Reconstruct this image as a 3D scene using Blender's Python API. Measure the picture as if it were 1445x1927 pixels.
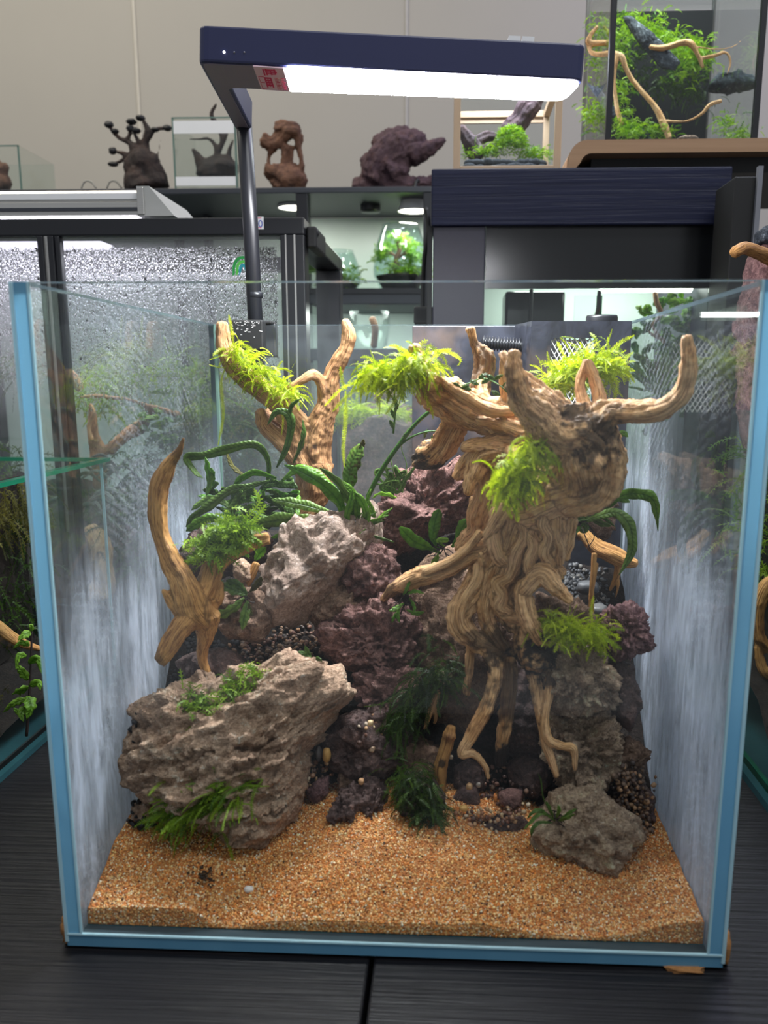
import bpy, bmesh, math, random
import numpy as np
from math import sin, cos, pi, sqrt, radians, atan2
from mathutils import Vector, Matrix
from mathutils.kdtree import KDTree
for o in list(bpy.data.objects): bpy.data.objects.remove(o)
S = bpy.context.scene
COL = S.collection
random.seed(7); RNG = np.random.default_rng(7)

# ---------------------------------------------------------------- camera
CAM = np.array([0.02428, -0.35141, 0.26055])
PITCH, YAW, ROLL, FPX = 0.203968, -0.048556, 0.00234, 1634.8
CX, CY = 722.5 + 41.19, 963.5 + 86.25
_f = np.array([sin(YAW)*cos(PITCH), cos(YAW)*cos(PITCH), -sin(PITCH)])
_r0 = np.array([cos(YAW), -sin(YAW), 0.0]); _u0 = np.cross(_r0, _f)
_r = cos(ROLL)*_r0 + sin(ROLL)*_u0; _u = -sin(ROLL)*_r0 + cos(ROLL)*_u0
cd = bpy.data.cameras.new('camera'); cam = bpy.data.objects.new('camera', cd); COL.objects.link(cam)
M3 = Matrix(((_r[0], _u[0], -_f[0]), (_r[1], _u[1], -_f[1]), (_r[2], _u[2], -_f[2])))
cam.matrix_world = Matrix.Translation(Vector(CAM)) @ M3.to_4x4()
cd.sensor_fit = 'VERTICAL'; cd.sensor_height = 36.0; cd.lens = FPX*36.0/1927
cd.shift_x = -(CX-722.5)/1927; cd.shift_y = (CY-963.5)/1927
cd.clip_start = 0.02; cd.clip_end = 20
cd.dof.use_dof = True; cd.dof.focus_distance = 0.58; cd.dof.aperture_fstop = 13.0
S.camera = cam
# ---------------------------------------------------------------- world, room lights, exposure
W = bpy.data.worlds.new('room'); S.world = W; W.use_nodes = True
W.node_tree.nodes['Background'].inputs[0].default_value = (0.80, 0.84, 0.90, 1)
W.node_tree.nodes['Background'].inputs[1].default_value = 0.34
def area(name, loc, target, sx, sy, power, color):
    l = bpy.data.lights.new(name, 'AREA'); l.shape = 'RECTANGLE'; l.size = sx; l.size_y = sy; l.energy = power; l.color = color
    o = bpy.data.objects.new(name, l); COL.objects.link(o); o.location = loc
    o.rotation_euler = (Vector(target)-Vector(loc)).to_track_quat('-Z', 'Y').to_euler(); return o
area('overhead_light', (-0.9, 0.9, 1.75), (-0.9, 1.2, 0), 1.2, 0.3, 12, (1.0, 0.93, 0.78))
area('overhead_light', (0.5, -0.5, 1.75), (0.4, 0.1, 0.2), 1.2, 0.3, 11, (0.95, 0.97, 1.0))
area('overhead_light', (0.75, 1.0, 1.6), (0.6, 1.0, 0), 0.8, 0.3, 8, (0.70, 0.70, 1.0))  # violet fill added overhead to tint the right of the wall
S.view_settings.view_transform = 'Standard'; S.view_settings.look = 'None'
S.view_settings.exposure = 0.40; S.view_settings.gamma = 1.0; S.view_settings.use_curve_mapping = False
S.cycles.use_denoising = True
S.cycles.max_bounces = 8; S.cycles.transparent_max_bounces = 40; S.cycles.diffuse_bounces = 3
S.cycles.glossy_bounces = 3; S.cycles.transmission_bounces = 6
S.cycles.caustics_reflective = False; S.cycles.caustics_refractive = False
S.cycles.sample_clamp_indirect = 4.0

# ---------------------------------------------------------------- picture point -> place
def ray(x, y): return _f + _r*(x-CX)/FPX - _u*(y-CY)/FPX
def aY(x, y, Y): d = ray(x, y); return CAM + d*((Y-CAM[1])/d[1])
def aX(x, y, X): d = ray(x, y); return CAM + d*((X-CAM[0])/d[0])
def aZ(x, y, Z): d = ray(x, y); return CAM + d*((Z-CAM[2])/d[2])
def mpp(Y): return (Y-CAM[1])/FPX                      # metres per pixel at depth Y
def onplane(x, y, P0, n):
    d = ray(x, y); return CAM + d*(np.dot(P0-CAM, n)/np.dot(d, n))

# ---------------------------------------------------------------- noise
def _h(ix, iy, iz, s):
    n = (ix*374761393 + iy*668265263 + iz*2147483647 + s*974634777) & 0xffffffff
    n = ((n ^ (n >> 13))*1274126177) & 0xffffffff
    n = ((n ^ (n >> 16))*2246822519) & 0xffffffff
    return ((n ^ (n >> 15)) & 0xffffff)/float(0xffffff)
def vn(p, s=0):
    p = np.asarray(p, float); i = np.floor(p).astype(np.int64); f = p-i; f = f*f*f*(f*(f*6-15)+10)
    r = 0
    for a in (0, 1):
        wx = f[:, 0] if a else 1-f[:, 0]
        for b in (0, 1):
            wy = f[:, 1] if b else 1-f[:, 1]
            for c in (0, 1):
                wz = f[:, 2] if c else 1-f[:, 2]
                r = r + wx*wy*wz*_h(i[:, 0]+a, i[:, 1]+b, i[:, 2]+c, s)
    return r*2-1
def fbm(p, o=4, s=0, g=0.5):
    r = 0; a = 1.0; p = np.asarray(p, float)
    for k in range(o): r = r + a*vn(p, s+k*17); p = p*2.03+3.7; a *= g
    return r
def _cells(p):
    i = np.floor(p-0.5).astype(np.int64)
    for a in (0, 1):
        for b in (0, 1):
            for c in (0, 1): yield i+np.array([a, b, c])
def worley(p, s=0):
    p = np.asarray(p, float); best = np.full(len(p), 9.0)
    for j in _cells(p):
        q = j+np.stack([_h(j[:, 0], j[:, 1], j[:, 2], s+k) for k in (1, 2, 3)], 1)
        best = np.minimum(best, ((q-p)**2).sum(1))
    return np.sqrt(best)
def facet(p, s=0, tilt=0.9):
    """broken-stone facets: every cell gets its own height and slope, so cell borders become ledges"""
    p = np.asarray(p, float); best = np.full(len(p), 9.0); val = np.zeros(len(p))
    for j in _cells(p):
        r = np.stack([_h(j[:, 0], j[:, 1], j[:, 2], s+k) for k in (1, 2, 3)], 1); d = p-(j+r); d2 = (d**2).sum(1)
        g = (_h(j[:, 0], j[:, 1], j[:, 2], s+7)-.5)+(d*(r[:, [1, 2, 0]]-.5)).sum(1)*tilt
        m = d2 < best; best[m] = d2[m]; val[m] = g[m]
    return val
# ---------------------------------------------------------------- objects
def raw_mesh(name, v, f, mat=None, smooth=False, tint=None, vec=None, uv=None):
    me = bpy.data.meshes.new(name)
    v = np.asarray(v, float)
    if isinstance(f, np.ndarray):
        n, k = f.shape
        me.vertices.add(len(v)); me.vertices.foreach_set('co', v.ravel())
        me.loops.add(n*k); me.loops.foreach_set('vertex_index', f.ravel().astype(np.int32))
        me.polygons.add(n); me.polygons.foreach_set('loop_start', np.arange(0, n*k, k, dtype=np.int32))
        me.update(calc_edges=True)
    else:
        me.from_pydata([tuple(q) for q in v], [], f); me.update()
    if tint is not None:
        a = me.attributes.new('tint', 'FLOAT_COLOR', 'POINT'); t = np.ones((len(v), 4)); t[:, :tint.shape[1]] = tint
        a.data.foreach_set('color', t.ravel())
    if vec is not None:
        a = me.attributes.new('grain', 'FLOAT_VECTOR', 'POINT'); a.data.foreach_set('vector', np.asarray(vec, float).ravel())
    if mat is not None:
        for m in (mat if isinstance(mat, (list, tuple)) else [mat]): me.materials.append(m)
    if smooth: me.polygons.foreach_set('use_smooth', np.ones(len(me.polygons), bool))
    return me
def put(name, me, parent=None):
    o = bpy.data.objects.new(name, me); COL.objects.link(o)
    if parent is not None: adopt(o, parent)
    return o
def worldloc(e):
    v = e.location.copy()
    return v
def adopt(o, parent):
    o.parent = parent
    if parent.type == 'EMPTY' and parent.parent is None:
        o.matrix_parent_inverse = Matrix.Translation(-parent.location)
def tag(o, label=None, cat=None, group=None, kind=None):
    if label: o['label'] = label
    if cat: o['category'] = cat
    if group: o['group'] = group
    if kind: o['kind'] = kind
    return o
def thing(name, loc, label, cat, group=None):
    e = bpy.data.objects.new(name, None); COL.objects.link(e); e.location = Vector(loc); e.empty_display_size = 0.02
    return tag(e, label, cat, group)
class MB:
    def __init__(s): s.v = []; s.f = []; s.m = []
    def add(s, v, f, mi=0):
        b = len(s.v); s.v += [tuple(map(float, q)) for q in v]; s.f += [tuple(i+b for i in q) for q in f]; s.m += [mi]*len(f); return s
    def box(s, a, b, mi=0, ch=0.0):
        (x0, y0, z0), (x1, y1, z1) = a, b
        if ch <= 0:
            return s.add([(x0,y0,z0),(x1,y0,z0),(x1,y1,z0),(x0,y1,z0),(x0,y0,z1),(x1,y0,z1),(x1,y1,z1),(x0,y1,z1)],
                  [(0,3,2,1),(4,5,6,7),(0,1,5,4),(1,2,6,5),(2,3,7,6),(3,0,4,7)], mi)
        bm = bmesh.new(); bmesh.ops.create_cube(bm, size=1)
        for q in bm.verts: q.co = Vector(((x0+x1)/2+q.co.x*(x1-x0), (y0+y1)/2+q.co.y*(y1-y0), (z0+z1)/2+q.co.z*(z1-z0)))
        bmesh.ops.bevel(bm, geom=bm.edges[:], offset=ch, segments=2, affect='EDGES', profile=0.5)
        bm.verts.index_update(); r = s.add([q.co for q in bm.verts], [[q.index for q in f.verts] for f in bm.faces], mi); bm.free(); return r
    def prism(s, poly, d, mi=0):
        """closed polygon (3-D points) pushed along vector d"""
        n = len(poly); P = [np.array(p, float) for p in poly]; d = np.array(d, float)
        v = P+[p+d for p in P]
        return s.add(v, [tuple(range(n))[::-1], tuple(range(n, 2*n))]+[(i, (i+1) % n, n+(i+1) % n, n+i) for i in range(n)], mi)
    def tube(s, pts, rad, n=10, mi=0, cap=True):
        v, f = tube_arrays(pts, rad, n)[:2]
        return s.add(v, [tuple(q) for q in f], mi)
    def lathe(s, prof, c, n=28, mi=0):
        v = []; f = []
        for (r, z) in prof:
            for k in range(n): a = 2*pi*k/n; v.append((c[0]+r*cos(a), c[1]+r*sin(a), c[2]+z))
        for i in range(len(prof)-1):
            for k in range(n): f.append((i*n+k, i*n+(k+1) % n, (i+1)*n+(k+1) % n, (i+1)*n+k))
        return s.add(v, f, mi)
    def build(s, name, mat, parent=None, smooth=False):
        me = raw_mesh(name, s.v, s.f, mat, smooth)
        if isinstance(mat, (list, tuple)) and len(mat) > 1: me.polygons.foreach_set('material_index', s.m)
        return put(name, me, parent)
def frames(P):
    T = np.gradient(P, axis=0); T /= np.linalg.norm(T, axis=1)[:, None]+1e-12
    N = np.zeros_like(P); a = np.array([0, 0, 1.0]) if abs(T[0][2]) < 0.9 else np.array([1.0, 0, 0])
    n = np.cross(T[0], a); n /= np.linalg.norm(n)
    for i in range(len(P)):
        n = n-T[i]*np.dot(n, T[i]); n /= np.linalg.norm(n)+1e-12; N[i] = n
    return T, N, np.cross(T, N)
def tube_arrays(pts, rad, n=10):
    P = np.array(pts, float); R = np.broadcast_to(np.array(rad, float), (len(P),)).copy()
    T, N, B = frames(P); a = np.arange(n)*2*pi/n
    v = (P[:, None]+R[:, None, None]*(cos_(a)[None, :, None]*N[:, None]+sin_(a)[None, :, None]*B[:, None])).reshape(-1, 3)
    f = []
    for i in range(len(P)-1):
        for k in range(n): f.append((i*n+k, i*n+(k+1) % n, (i+1)*n+(k+1) % n, (i+1)*n+k))
    m = len(v); v = np.vstack([v, P[0]-T[0]*R[0]*0.5, P[-1]+T[-1]*R[-1]*0.5])
    for k in range(n): f.append((k, m, (k+1) % n, k)[:3] if False else ((k+1) % n, k, m)); f.append(((len(P)-1)*n+k, (len(P)-1)*n+(k+1) % n, m+1))
    return v, f
cos_ = np.cos; sin_ = np.sin
def catmull(P, k=8):
    P = np.array(P, float); n = len(P)
    if n < 3: t = np.linspace(0, 1, k+1)[:, None]; return P[0]*(1-t)+P[-1]*t
    Q = np.vstack([2*P[0]-P[1], P, 2*P[-1]-P[-2]]); out = []
    for i in range(n-1):
        p0, p1, p2, p3 = Q[i:i+4]
        for t in np.arange(k)/k: out.append(0.5*((2*p1)+(-p0+p2)*t+(2*p0-5*p1+4*p2-p3)*t*t+(-p0+3*p1-3*p2+p3)*t**3))
    out.append(P[-1]); return np.array(out)
_ico = {}
def ico(sub):
    if sub not in _ico:
        bm = bmesh.new(); bmesh.ops.create_icosphere(bm, subdivisions=sub, radius=1); bm.verts.index_update()
        _ico[sub] = (np.array([v.co[:] for v in bm.verts]), np.array([[v.index for v in f.verts] for f in bm.faces])); bm.free()
    return _ico[sub]

# ---------------------------------------------------------------- materials
class NT:
    def __init__(s, name):
        s.m = bpy.data.materials.new(name); s.m.use_nodes = True; s.t = s.m.node_tree; s.t.nodes.clear()
        s.out = s.n('ShaderNodeOutputMaterial')
    def n(s, typ, **kw):
        q = s.t.nodes.new(typ)
        for k, v in kw.items():
            if k.startswith('i_'):
                key = k[2:]; key = int(key) if key.isdigit() else key.replace('_', ' ')
                if isinstance(v, bpy.types.NodeSocket): s.t.links.new(v, q.inputs[key])
                else: q.inputs[key].default_value = v
            else: setattr(q, k, v)
        return q
    def l(s, a, b): s.t.links.new(a, b)
    def surf(s, sh): s.l(sh, s.out.inputs[0]); return s.m
    def coord(s, which='Object'): return s.n('ShaderNodeTexCoord').outputs[which]
    def attr(s, name): return s.n('ShaderNodeAttribute', attribute_name=name)
    def mapv(s, vec, scale=(1, 1, 1), rot=(0, 0, 0)):
        q = s.n('ShaderNodeMapping'); s.l(vec, q.inputs[0]); q.inputs['Scale'].default_value = scale; q.inputs['Rotation'].default_value = rot; return q.outputs[0]
    def noise(s, vec, scale, det=4, rough=0.55, dist=0.0):
        q = s.n('ShaderNodeTexNoise'); s.l(vec, q.inputs['Vector']); q.inputs['Scale'].default_value = scale
        q.inputs['Detail'].default_value = det; q.inputs['Roughness'].default_value = rough; q.inputs['Distortion'].default_value = dist; return q.outputs[0]
    def ramp(s, fac, stops):
        q = s.n('ShaderNodeValToRGB'); s.l(fac, q.inputs[0]); e = q.color_ramp.elements
        while len(e) > 1: e.remove(e[-1])
        for i, (p, c) in enumerate(stops):
            el = e[0] if i == 0 else e.new(p); el.position = p
            el.color = c if hasattr(c, '__len__') and len(c) == 4 else ((*c, 1) if hasattr(c, '__len__') else (c, c, c, 1))
        return q.outputs[0]
    def mix(s, fac, a, b, mode='MIX'):
        q = s.n('ShaderNodeMix', data_type='RGBA', blend_type=mode)
        for k, v in ((0, fac), (6, a), (7, b)):
            if isinstance(v, bpy.types.NodeSocket): s.l(v, q.inputs[k])
            else: q.inputs[k].default_value = (*v, 1) if hasattr(v, '__len__') and len(v) == 3 else v
        return q.outputs[2]
    def math(s, op, a, b=0.0):
        q = s.n('ShaderNodeMath', operation=op)
        for k, v in ((0, a), (1, b)):
            if isinstance(v, bpy.types.NodeSocket): s.l(v, q.inputs[k])
            else: q.inputs[k].default_value = v
        return q.outputs[0]
    def bump(s, h, st=0.3, d=0.001):
        q = s.n('ShaderNodeBump'); s.l(h, q.inputs['Height']); q.inputs['Strength'].default_value = st; q.inputs['Distance'].default_value = d; return q.outputs[0]
    def pbr(s, col, rough=0.5, normal=None, metal=0.0, spec=0.5, **kw):
        q = s.n('ShaderNodeBsdfPrincipled')
        for k, v in (('Base Color', col), ('Roughness', rough), ('Metallic', metal), ('Specular IOR Level', spec)):
            if isinstance(v, bpy.types.NodeSocket): s.l(v, q.inputs[k])
            else: q.inputs[k].default_value = (*v, 1) if hasattr(v, '__len__') and len(v) == 3 else v
        if normal is not None: s.l(normal, q.inputs['Normal'])
        for k, v in kw.items(): q.inputs[k.replace('_', ' ')].default_value = v
        return q.outputs[0]
    def mixs(s, fac, a, b):
        q = s.n('ShaderNodeMixShader')
        if isinstance(fac, bpy.types.NodeSocket): s.l(fac, q.inputs[0])
        else: q.inputs[0].default_value = fac
        s.l(a, q.inputs[1]); s.l(b, q.inputs[2]); return q.outputs[0]
def sl(c):
    """8-bit screen colour -> linear"""
    return tuple(((x/255)/12.92 if x/255 <= 0.04045 else ((x/255+0.055)/1.055)**2.4) for x in c)
def plain(name, rgb, rough=0.5, metal=0.0, spec=0.5, grain=0.12, scale=60, bump=0.1):
    t = NT(name); c = sl(rgb); v = t.coord()
    nz = t.noise(v, scale, 5)
    col = t.mix(nz, tuple(x*(1-grain) for x in c), tuple(min(1, x*(1+grain)) for x in c))
    return t.surf(t.pbr(col, rough, t.bump(nz, bump, 0.0004), metal, spec))
def schlick(t, f0=0.04, scale=1.0):
    lw = t.n('ShaderNodeLayerWeight'); lw.inputs[0].default_value = 0.5
    p = t.math('POWER', lw.outputs['Facing'], 5.0)
    return t.math('MULTIPLY', t.math('ADD', t.math('MULTIPLY', p, 1-f0), f0), scale)
def glass(name, tint=(0.97, 0.99, 0.985), f0=0.035, film=None, scale=0.8):
    t = NT(name)
    tr = t.n('ShaderNodeBsdfTransparent'); tr.inputs[0].default_value = (*tint, 1)
    gl = t.n('ShaderNodeBsdfGlossy'); gl.inputs['Roughness'].default_value = 0.02
    sh = t.mixs(schlick(t, f0, scale), tr.outputs[0], gl.outputs[0])
    if film: sh = film(t, sh)
    return t.surf(sh)
def side_film(t, sh):
    """dried wipe marks and algae haze on the pane, heavier towards the bottom"""
    v = t.coord(); sep = t.n('ShaderNodeSeparateXYZ'); t.l(v, sep.inputs[0])
    warp = t.noise(v, 9, 3)
    low = t.math('ADD', sep.outputs[2], t.math('MULTIPLY', t.math('SUBTRACT', warp, 0.5), 0.16))
    low = t.math('SUBTRACT', low, t.math('MULTIPLY', sep.outputs[1], 0.27))
    m = t.ramp(low, [(0.0, 0.70), (0.06, 0.80), (0.11, 0.58), (0.150, 0.10), (0.19, 0.004)])
    st = t.noise(t.mapv(v, (40, 60, 9)), 1.6, 5, 0.65, 1.2)
    st2 = t.noise(t.mapv(v, (1, 1, .35), (0.5, 0, 0)), 120, 4, 0.6, 0.8)
    stk = t.math('MULTIPLY', t.ramp(st, [(0.36, 0.34), (0.58, 1.0)]), t.ramp(st2, [(0.36, 0.6), (0.58, 1.0)]))
    wv = t.n('ShaderNodeTexWave', wave_type='RINGS', rings_direction='X'); t.l(t.mapv(v, (1, 1, 1)), wv.inputs[0])
    wv.inputs['Scale'].default_value = 60; wv.inputs['Distortion'].default_value = 6; wv.inputs['Detail'].default_value = 2; wv.inputs['Detail Scale'].default_value = 6
    rings = t.math('MULTIPLY', t.ramp(wv.outputs[1], [(0.72, 0.0), (0.95, 0.13)]), t.ramp(t.noise(v, 14, 2), [(0.5, 0.0), (0.62, 1.0)]))
    m = t.math('ADD', t.math('MULTIPLY', m, stk), rings)
    d = t.n('ShaderNodeBsdfDiffuse'); d.inputs[0].default_value = (0.80, 0.87, 1.0, 1)
    tl = t.n('ShaderNodeBsdfTranslucent'); tl.inputs[0].default_value = (0.80, 0.87, 1.0, 1)
    return t.mixs(m, sh, t.mixs(0.5, d.outputs[0], tl.outputs[0]))
def back_film(t, sh):
    v = t.coord(); n1 = t.noise(v, 12, 4); n2 = t.noise(t.mapv(v, (80, 1, 8)), 1.0, 4)
    m = t.math('MULTIPLY', t.ramp(n1, [(0.35, 0.01), (0.75, 0.10)]), t.ramp(n2, [(0.3, 0.4), (0.7, 1.0)]))
    d = t.n('ShaderNodeBsdfDiffuse'); d.inputs[0].default_value = (0.6, 0.66, 0.72, 1)
    return t.mixs(m, sh, d.outputs[0])
def fog_film(t, sh):
    """breath of condensation between the drops"""
    v = t.coord(); sep = t.n('ShaderNodeSeparateXYZ'); t.l(v, sep.inputs[0])
    h = t.ramp(t.math('ADD', sep.outputs[2], t.math('MULTIPLY', t.math('SUBTRACT', t.noise(v, 14, 3), 0.5), 0.08)), [(0.22, 0.03), (0.29, 0.22), (0.38, 0.42)])
    d = t.n('ShaderNodeBsdfDiffuse'); d.inputs[0].default_value = (0.34, 0.34, 0.35, 1)
    tl = t.n('ShaderNodeBsdfTranslucent'); tl.inputs[0].default_value = (0.36, 0.36, 0.38, 1)
    return t.mixs(h, sh, t.mixs(0.6, d.outputs[0], tl.outputs[0]))
def front_film(t, sh):
    v = t.coord(); m = t.ramp(t.noise(v, 10, 4), [(0.45, 0.0), (0.8, 0.05)])
    d = t.n('ShaderNodeBsdfDiffuse'); d.inputs[0].default_value = (0.7, 0.72, 0.75, 1)
    return t.mixs(m, sh, d.outputs[0])
def rock_mat(name, cols, scale=55, bump=0.6, rough=0.85, layered=0.0, fine=700):
    t = NT(name); v = t.coord()
    big = t.noise(v, scale, 7, 0.68, 0.6); fin = t.noise(v, fine, 5, 0.75); mid = t.noise(v, scale*4.5, 5, 0.7, 0.3)
    k = [sl(c) for c in cols]
    col = t.ramp(t.math('ADD', t.math('MULTIPLY', big, 0.6), t.math('MULTIPLY', mid, 0.4)), [(0.34, k[0]), (0.45, k[1]), (0.55, k[2]), (0.66, k[3])])
    col = t.mix(t.ramp(fin, [(0.36, 0.0), (0.62, 1.0)]), t.mix(1.0, col, (0.48, 0.45, 0.43), 'MULTIPLY'), col)
    col = t.mix(t.ramp(mid, [(0.60, 0.0), (0.72, 0.55)]), col, tuple(min(1, x*1.5+.02) for x in k[3]))
    spk = t.n('ShaderNodeTexVoronoi'); t.l(v, spk.inputs['Vector']); spk.inputs['Scale'].default_value = scale*6
    pit = t.ramp(spk.outputs[0], [(0.0, 0.0), (0.30, 1.0)])
    h = t.math('ADD', t.math('MULTIPLY', fin, 0.5), t.math('ADD', t.math('MULTIPLY', mid, 1.1), t.math('MULTIPLY', pit, 0.25)))
    if layered:
        w = t.n('ShaderNodeTexWave'); w.bands_direction = 'Z'
        t.l(t.mapv(v, (1, 1, 1), (0.2, 0.25, 0)), w.inputs[0]); w.inputs['Scale'].default_value = 90; w.inputs['Distortion'].default_value = 12
        w.inputs['Detail'].default_value = 6; w.inputs['Detail Scale'].default_value = 1.5; w.inputs['Detail Roughness'].default_value = 0.7
        h = t.math('ADD', h, t.math('MULTIPLY', w.outputs[1], layered))
    return t.surf(t.pbr(col, rough, t.bump(h, bump, 0.0030), spec=0.3))
def wood_mat(name, light, mid, dark, red, rough=0.55):
    t = NT(name); g = t.attr('grain').outputs['Vector']; v = t.coord()
    fib = t.noise(t.mapv(g, (1, 1, 0.05)), 1500, 5, 0.65, 0.3)
    big = t.noise(v, 38, 4, 0.6, 0.4)
    pat = t.noise(t.mapv(g, (1, 1, 0.3)), 190, 5, 0.7, 0.5)
    col = t.ramp(t.math('ADD', t.math('MULTIPLY', big, 0.55), t.math('MULTIPLY', pat, 0.45)), [(0.32, sl(dark)), (0.43, sl(mid)), (0.53, sl(light)), (0.66, sl(red))])
    col = t.mix(t.ramp(t.noise(v, 75, 5, 0.7, 0.6), [(0.57, 0.0), (0.68, 0.5)]), col, t.mix(1.0, col, (0.34, 0.25, 0.22), 'MULTIPLY'))
    col = t.mix(t.ramp(fib, [(0.36, 0.9), (0.54, 0.0)]), col, t.mix(1.0, col, (0.30, 0.21, 0.15), 'MULTIPLY'))
    tn = t.attr('tint').outputs['Color']
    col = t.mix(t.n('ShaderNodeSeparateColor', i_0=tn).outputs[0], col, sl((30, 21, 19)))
    h = t.math('ADD', fib, t.math('MULTIPLY', t.noise(v, 260, 4), 0.4))
    return t.surf(t.pbr(col, rough, t.bump(h, 0.8, 0.0012), spec=0.35))
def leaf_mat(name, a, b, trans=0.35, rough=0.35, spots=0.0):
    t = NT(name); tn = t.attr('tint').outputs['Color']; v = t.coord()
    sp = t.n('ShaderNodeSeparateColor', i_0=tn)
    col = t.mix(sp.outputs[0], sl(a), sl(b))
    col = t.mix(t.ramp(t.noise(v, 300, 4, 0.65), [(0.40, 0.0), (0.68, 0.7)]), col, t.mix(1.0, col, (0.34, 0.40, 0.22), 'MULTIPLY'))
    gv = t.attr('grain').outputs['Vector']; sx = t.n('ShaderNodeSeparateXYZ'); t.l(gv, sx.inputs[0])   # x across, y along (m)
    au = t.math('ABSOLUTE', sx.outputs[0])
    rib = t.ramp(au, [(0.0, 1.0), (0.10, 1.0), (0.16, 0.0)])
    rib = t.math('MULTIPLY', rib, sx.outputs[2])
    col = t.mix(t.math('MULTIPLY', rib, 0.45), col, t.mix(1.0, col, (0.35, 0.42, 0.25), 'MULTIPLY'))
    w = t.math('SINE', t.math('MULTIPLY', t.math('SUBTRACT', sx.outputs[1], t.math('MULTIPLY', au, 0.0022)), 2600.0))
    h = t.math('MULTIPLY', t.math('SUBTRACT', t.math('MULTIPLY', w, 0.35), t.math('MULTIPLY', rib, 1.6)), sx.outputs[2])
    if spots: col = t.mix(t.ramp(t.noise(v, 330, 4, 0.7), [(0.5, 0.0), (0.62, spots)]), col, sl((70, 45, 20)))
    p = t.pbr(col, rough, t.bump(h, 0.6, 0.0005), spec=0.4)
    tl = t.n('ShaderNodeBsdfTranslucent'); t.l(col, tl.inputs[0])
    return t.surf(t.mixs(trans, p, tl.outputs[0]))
def tint_mat(name, rough=0.6, spec=0.4, trans=0.0, bump=0.3):
    t = NT(name); c = t.attr('tint').outputs['Color']; v = t.coord()
    c2 = t.mix(t.math('MULTIPLY', t.noise(v, 900, 3), 0.4), c, t.mix(1.0, c, (0.6, 0.55, 0.5), 'MULTIPLY'))
    return t.surf(t.pbr(c2, rough, t.bump(t.noise(v, 1200, 3), bump, 0.0004), spec=spec))
def emit(name, col, st, scale=1):
    t = NT(name); e = t.n('ShaderNodeEmission'); e.inputs[0].default_value = (*col, 1); e.inputs[1].default_value = st; return t.surf(e.outputs[0])
def brushed(name, rgb, rough=0.35):
    t = NT(name); v = t.coord(); n = t.noise(t.mapv(v, (4, 900, 900)), 1, 4)
    return t.surf(t.pbr(t.mix(n, sl(tuple(int(x*.85) for x in rgb)), sl(rgb)), rough, t.bump(n, 0.1, 0.0002), metal=0.85))
def woodgrain(name, a, b, axis='X', scale=1.0, rough=0.45, bump=0.5):
    t = NT(name); v = t.coord(); s = {'X': (6, 260, 260), 'Y': (260, 6, 260), 'Z': (260, 260, 6)}[axis]
    n = t.noise(t.mapv(v, tuple(q*scale for q in s)), 1.0, 5, 0.6, 0.6)
    return t.surf(t.pbr(t.mix(n, sl(a), sl(b)), rough, t.bump(n, bump, 0.0012), spec=0.25))
M = {}
M['wall'] = plain('wall_paint', (166, 161, 152), 0.8, grain=0.03, scale=8, bump=0.03)
M['floor'] = plain('floor_vinyl', (90, 88, 86), 0.5)
M['table'] = woodgrain('black_ash_veneer', (7, 7, 9), (25, 24, 28), 'X', 1.0, 0.42, 0.9)
M['black'] = plain('black_powder_coat', (24, 25, 30), 0.38, grain=0.1)
M['flare_blue'] = plain('lamp_flare_tinted', (30, 36, 78), 0.42, spec=0.6, grain=0.06)  # blue lens flare of the lamp put into the dark housing colour
M['under'] = plain('lamp_underside', (120, 112, 128), 0.5, grain=0.05)
M['darkwood'] = woodgrain('black_oak_bloom_tinted', (18, 21, 38), (46, 50, 78), 'X', 0.8, 0.38, 0.8)  # black oak, with the lamp bloom's blue cast mixed into its colours
M['pillar'] = plain('satin_black_board', (48, 46, 60), 0.45, grain=0.1, scale=200, bump=0.3)
M['gloss'] = plain('dark_glossy_panel', (16, 18, 20), 0.22, spec=0.6)
M['alu'] = brushed('brushed_aluminium', (205, 203, 198))
M['greyboard'] = plain('shelf_board', (52, 55, 62), 0.5)
M['pale'] = plain('pale_backing', (205, 218, 210), 0.7, grain=0.03)
M['beige'] = plain('beige_frame', (196, 168, 138), 0.5, grain=0.06)
M['tray'] = woodgrain('plywood_tray', (150, 118, 90), (184, 150, 120), 'X', 0.7, 0.55, 0.2)
M['white'] = plain('white_plastic', (232, 232, 232), 0.4, grain=0.02)
M['rubber'] = plain('black_rubber', (18, 18, 19), 0.6)
M['cork'] = plain('cork', (150, 105, 60), 0.9, grain=0.5, scale=500, bump=0.8)
M['glass'] = glass('clear_glass', film=front_film, scale=0.55)
M['sideglass'] = glass('hazed_side_glass', f0=0.03, film=side_film, scale=0.75)
M['backglass'] = glass('smeared_back_glass', film=back_film, scale=0.8)
M['jarglass'] = glass('jar_glass', (0.86, 0.93, 0.91), 0.07, scale=1.0)
M['plainglass'] = glass('thin_glass', (0.95, 0.975, 0.965), scale=0.8)
M['fogglass'] = glass('fogged_glass', film=fog_film)
def edge_mat(name, a, b):
    t = NT(name); v = t.coord(); n = t.noise(t.mapv(v, (30, 30, 6)), 1.0, 3)
    p = t.pbr(t.mix(n, sl(a), sl(b)), 0.12, spec=0.5)
    tl = t.n('ShaderNodeBsdfTranslucent'); tl.inputs[0].default_value = (*sl(b), 1)
    return t.surf(t.mixs(0.35, p, tl.outputs[0]))
M['edge'] = edge_mat('blue_glass_edge', (84, 144, 182), (124, 182, 212))
M['edgelight'] = edge_mat('pale_glass_arris', (170, 214, 228), (205, 236, 242))
M['edgedark'] = edge_mat('deep_teal_glass_edge', (40, 84, 92), (70, 122, 130))
M['edgesoft'] = edge_mat('pale_green_glass_edge', (96, 128, 118), (130, 158, 148))
M['edgetop'] = edge_mat('dark_grey_glass_edge', (58, 74, 82), (92, 108, 116))
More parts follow.
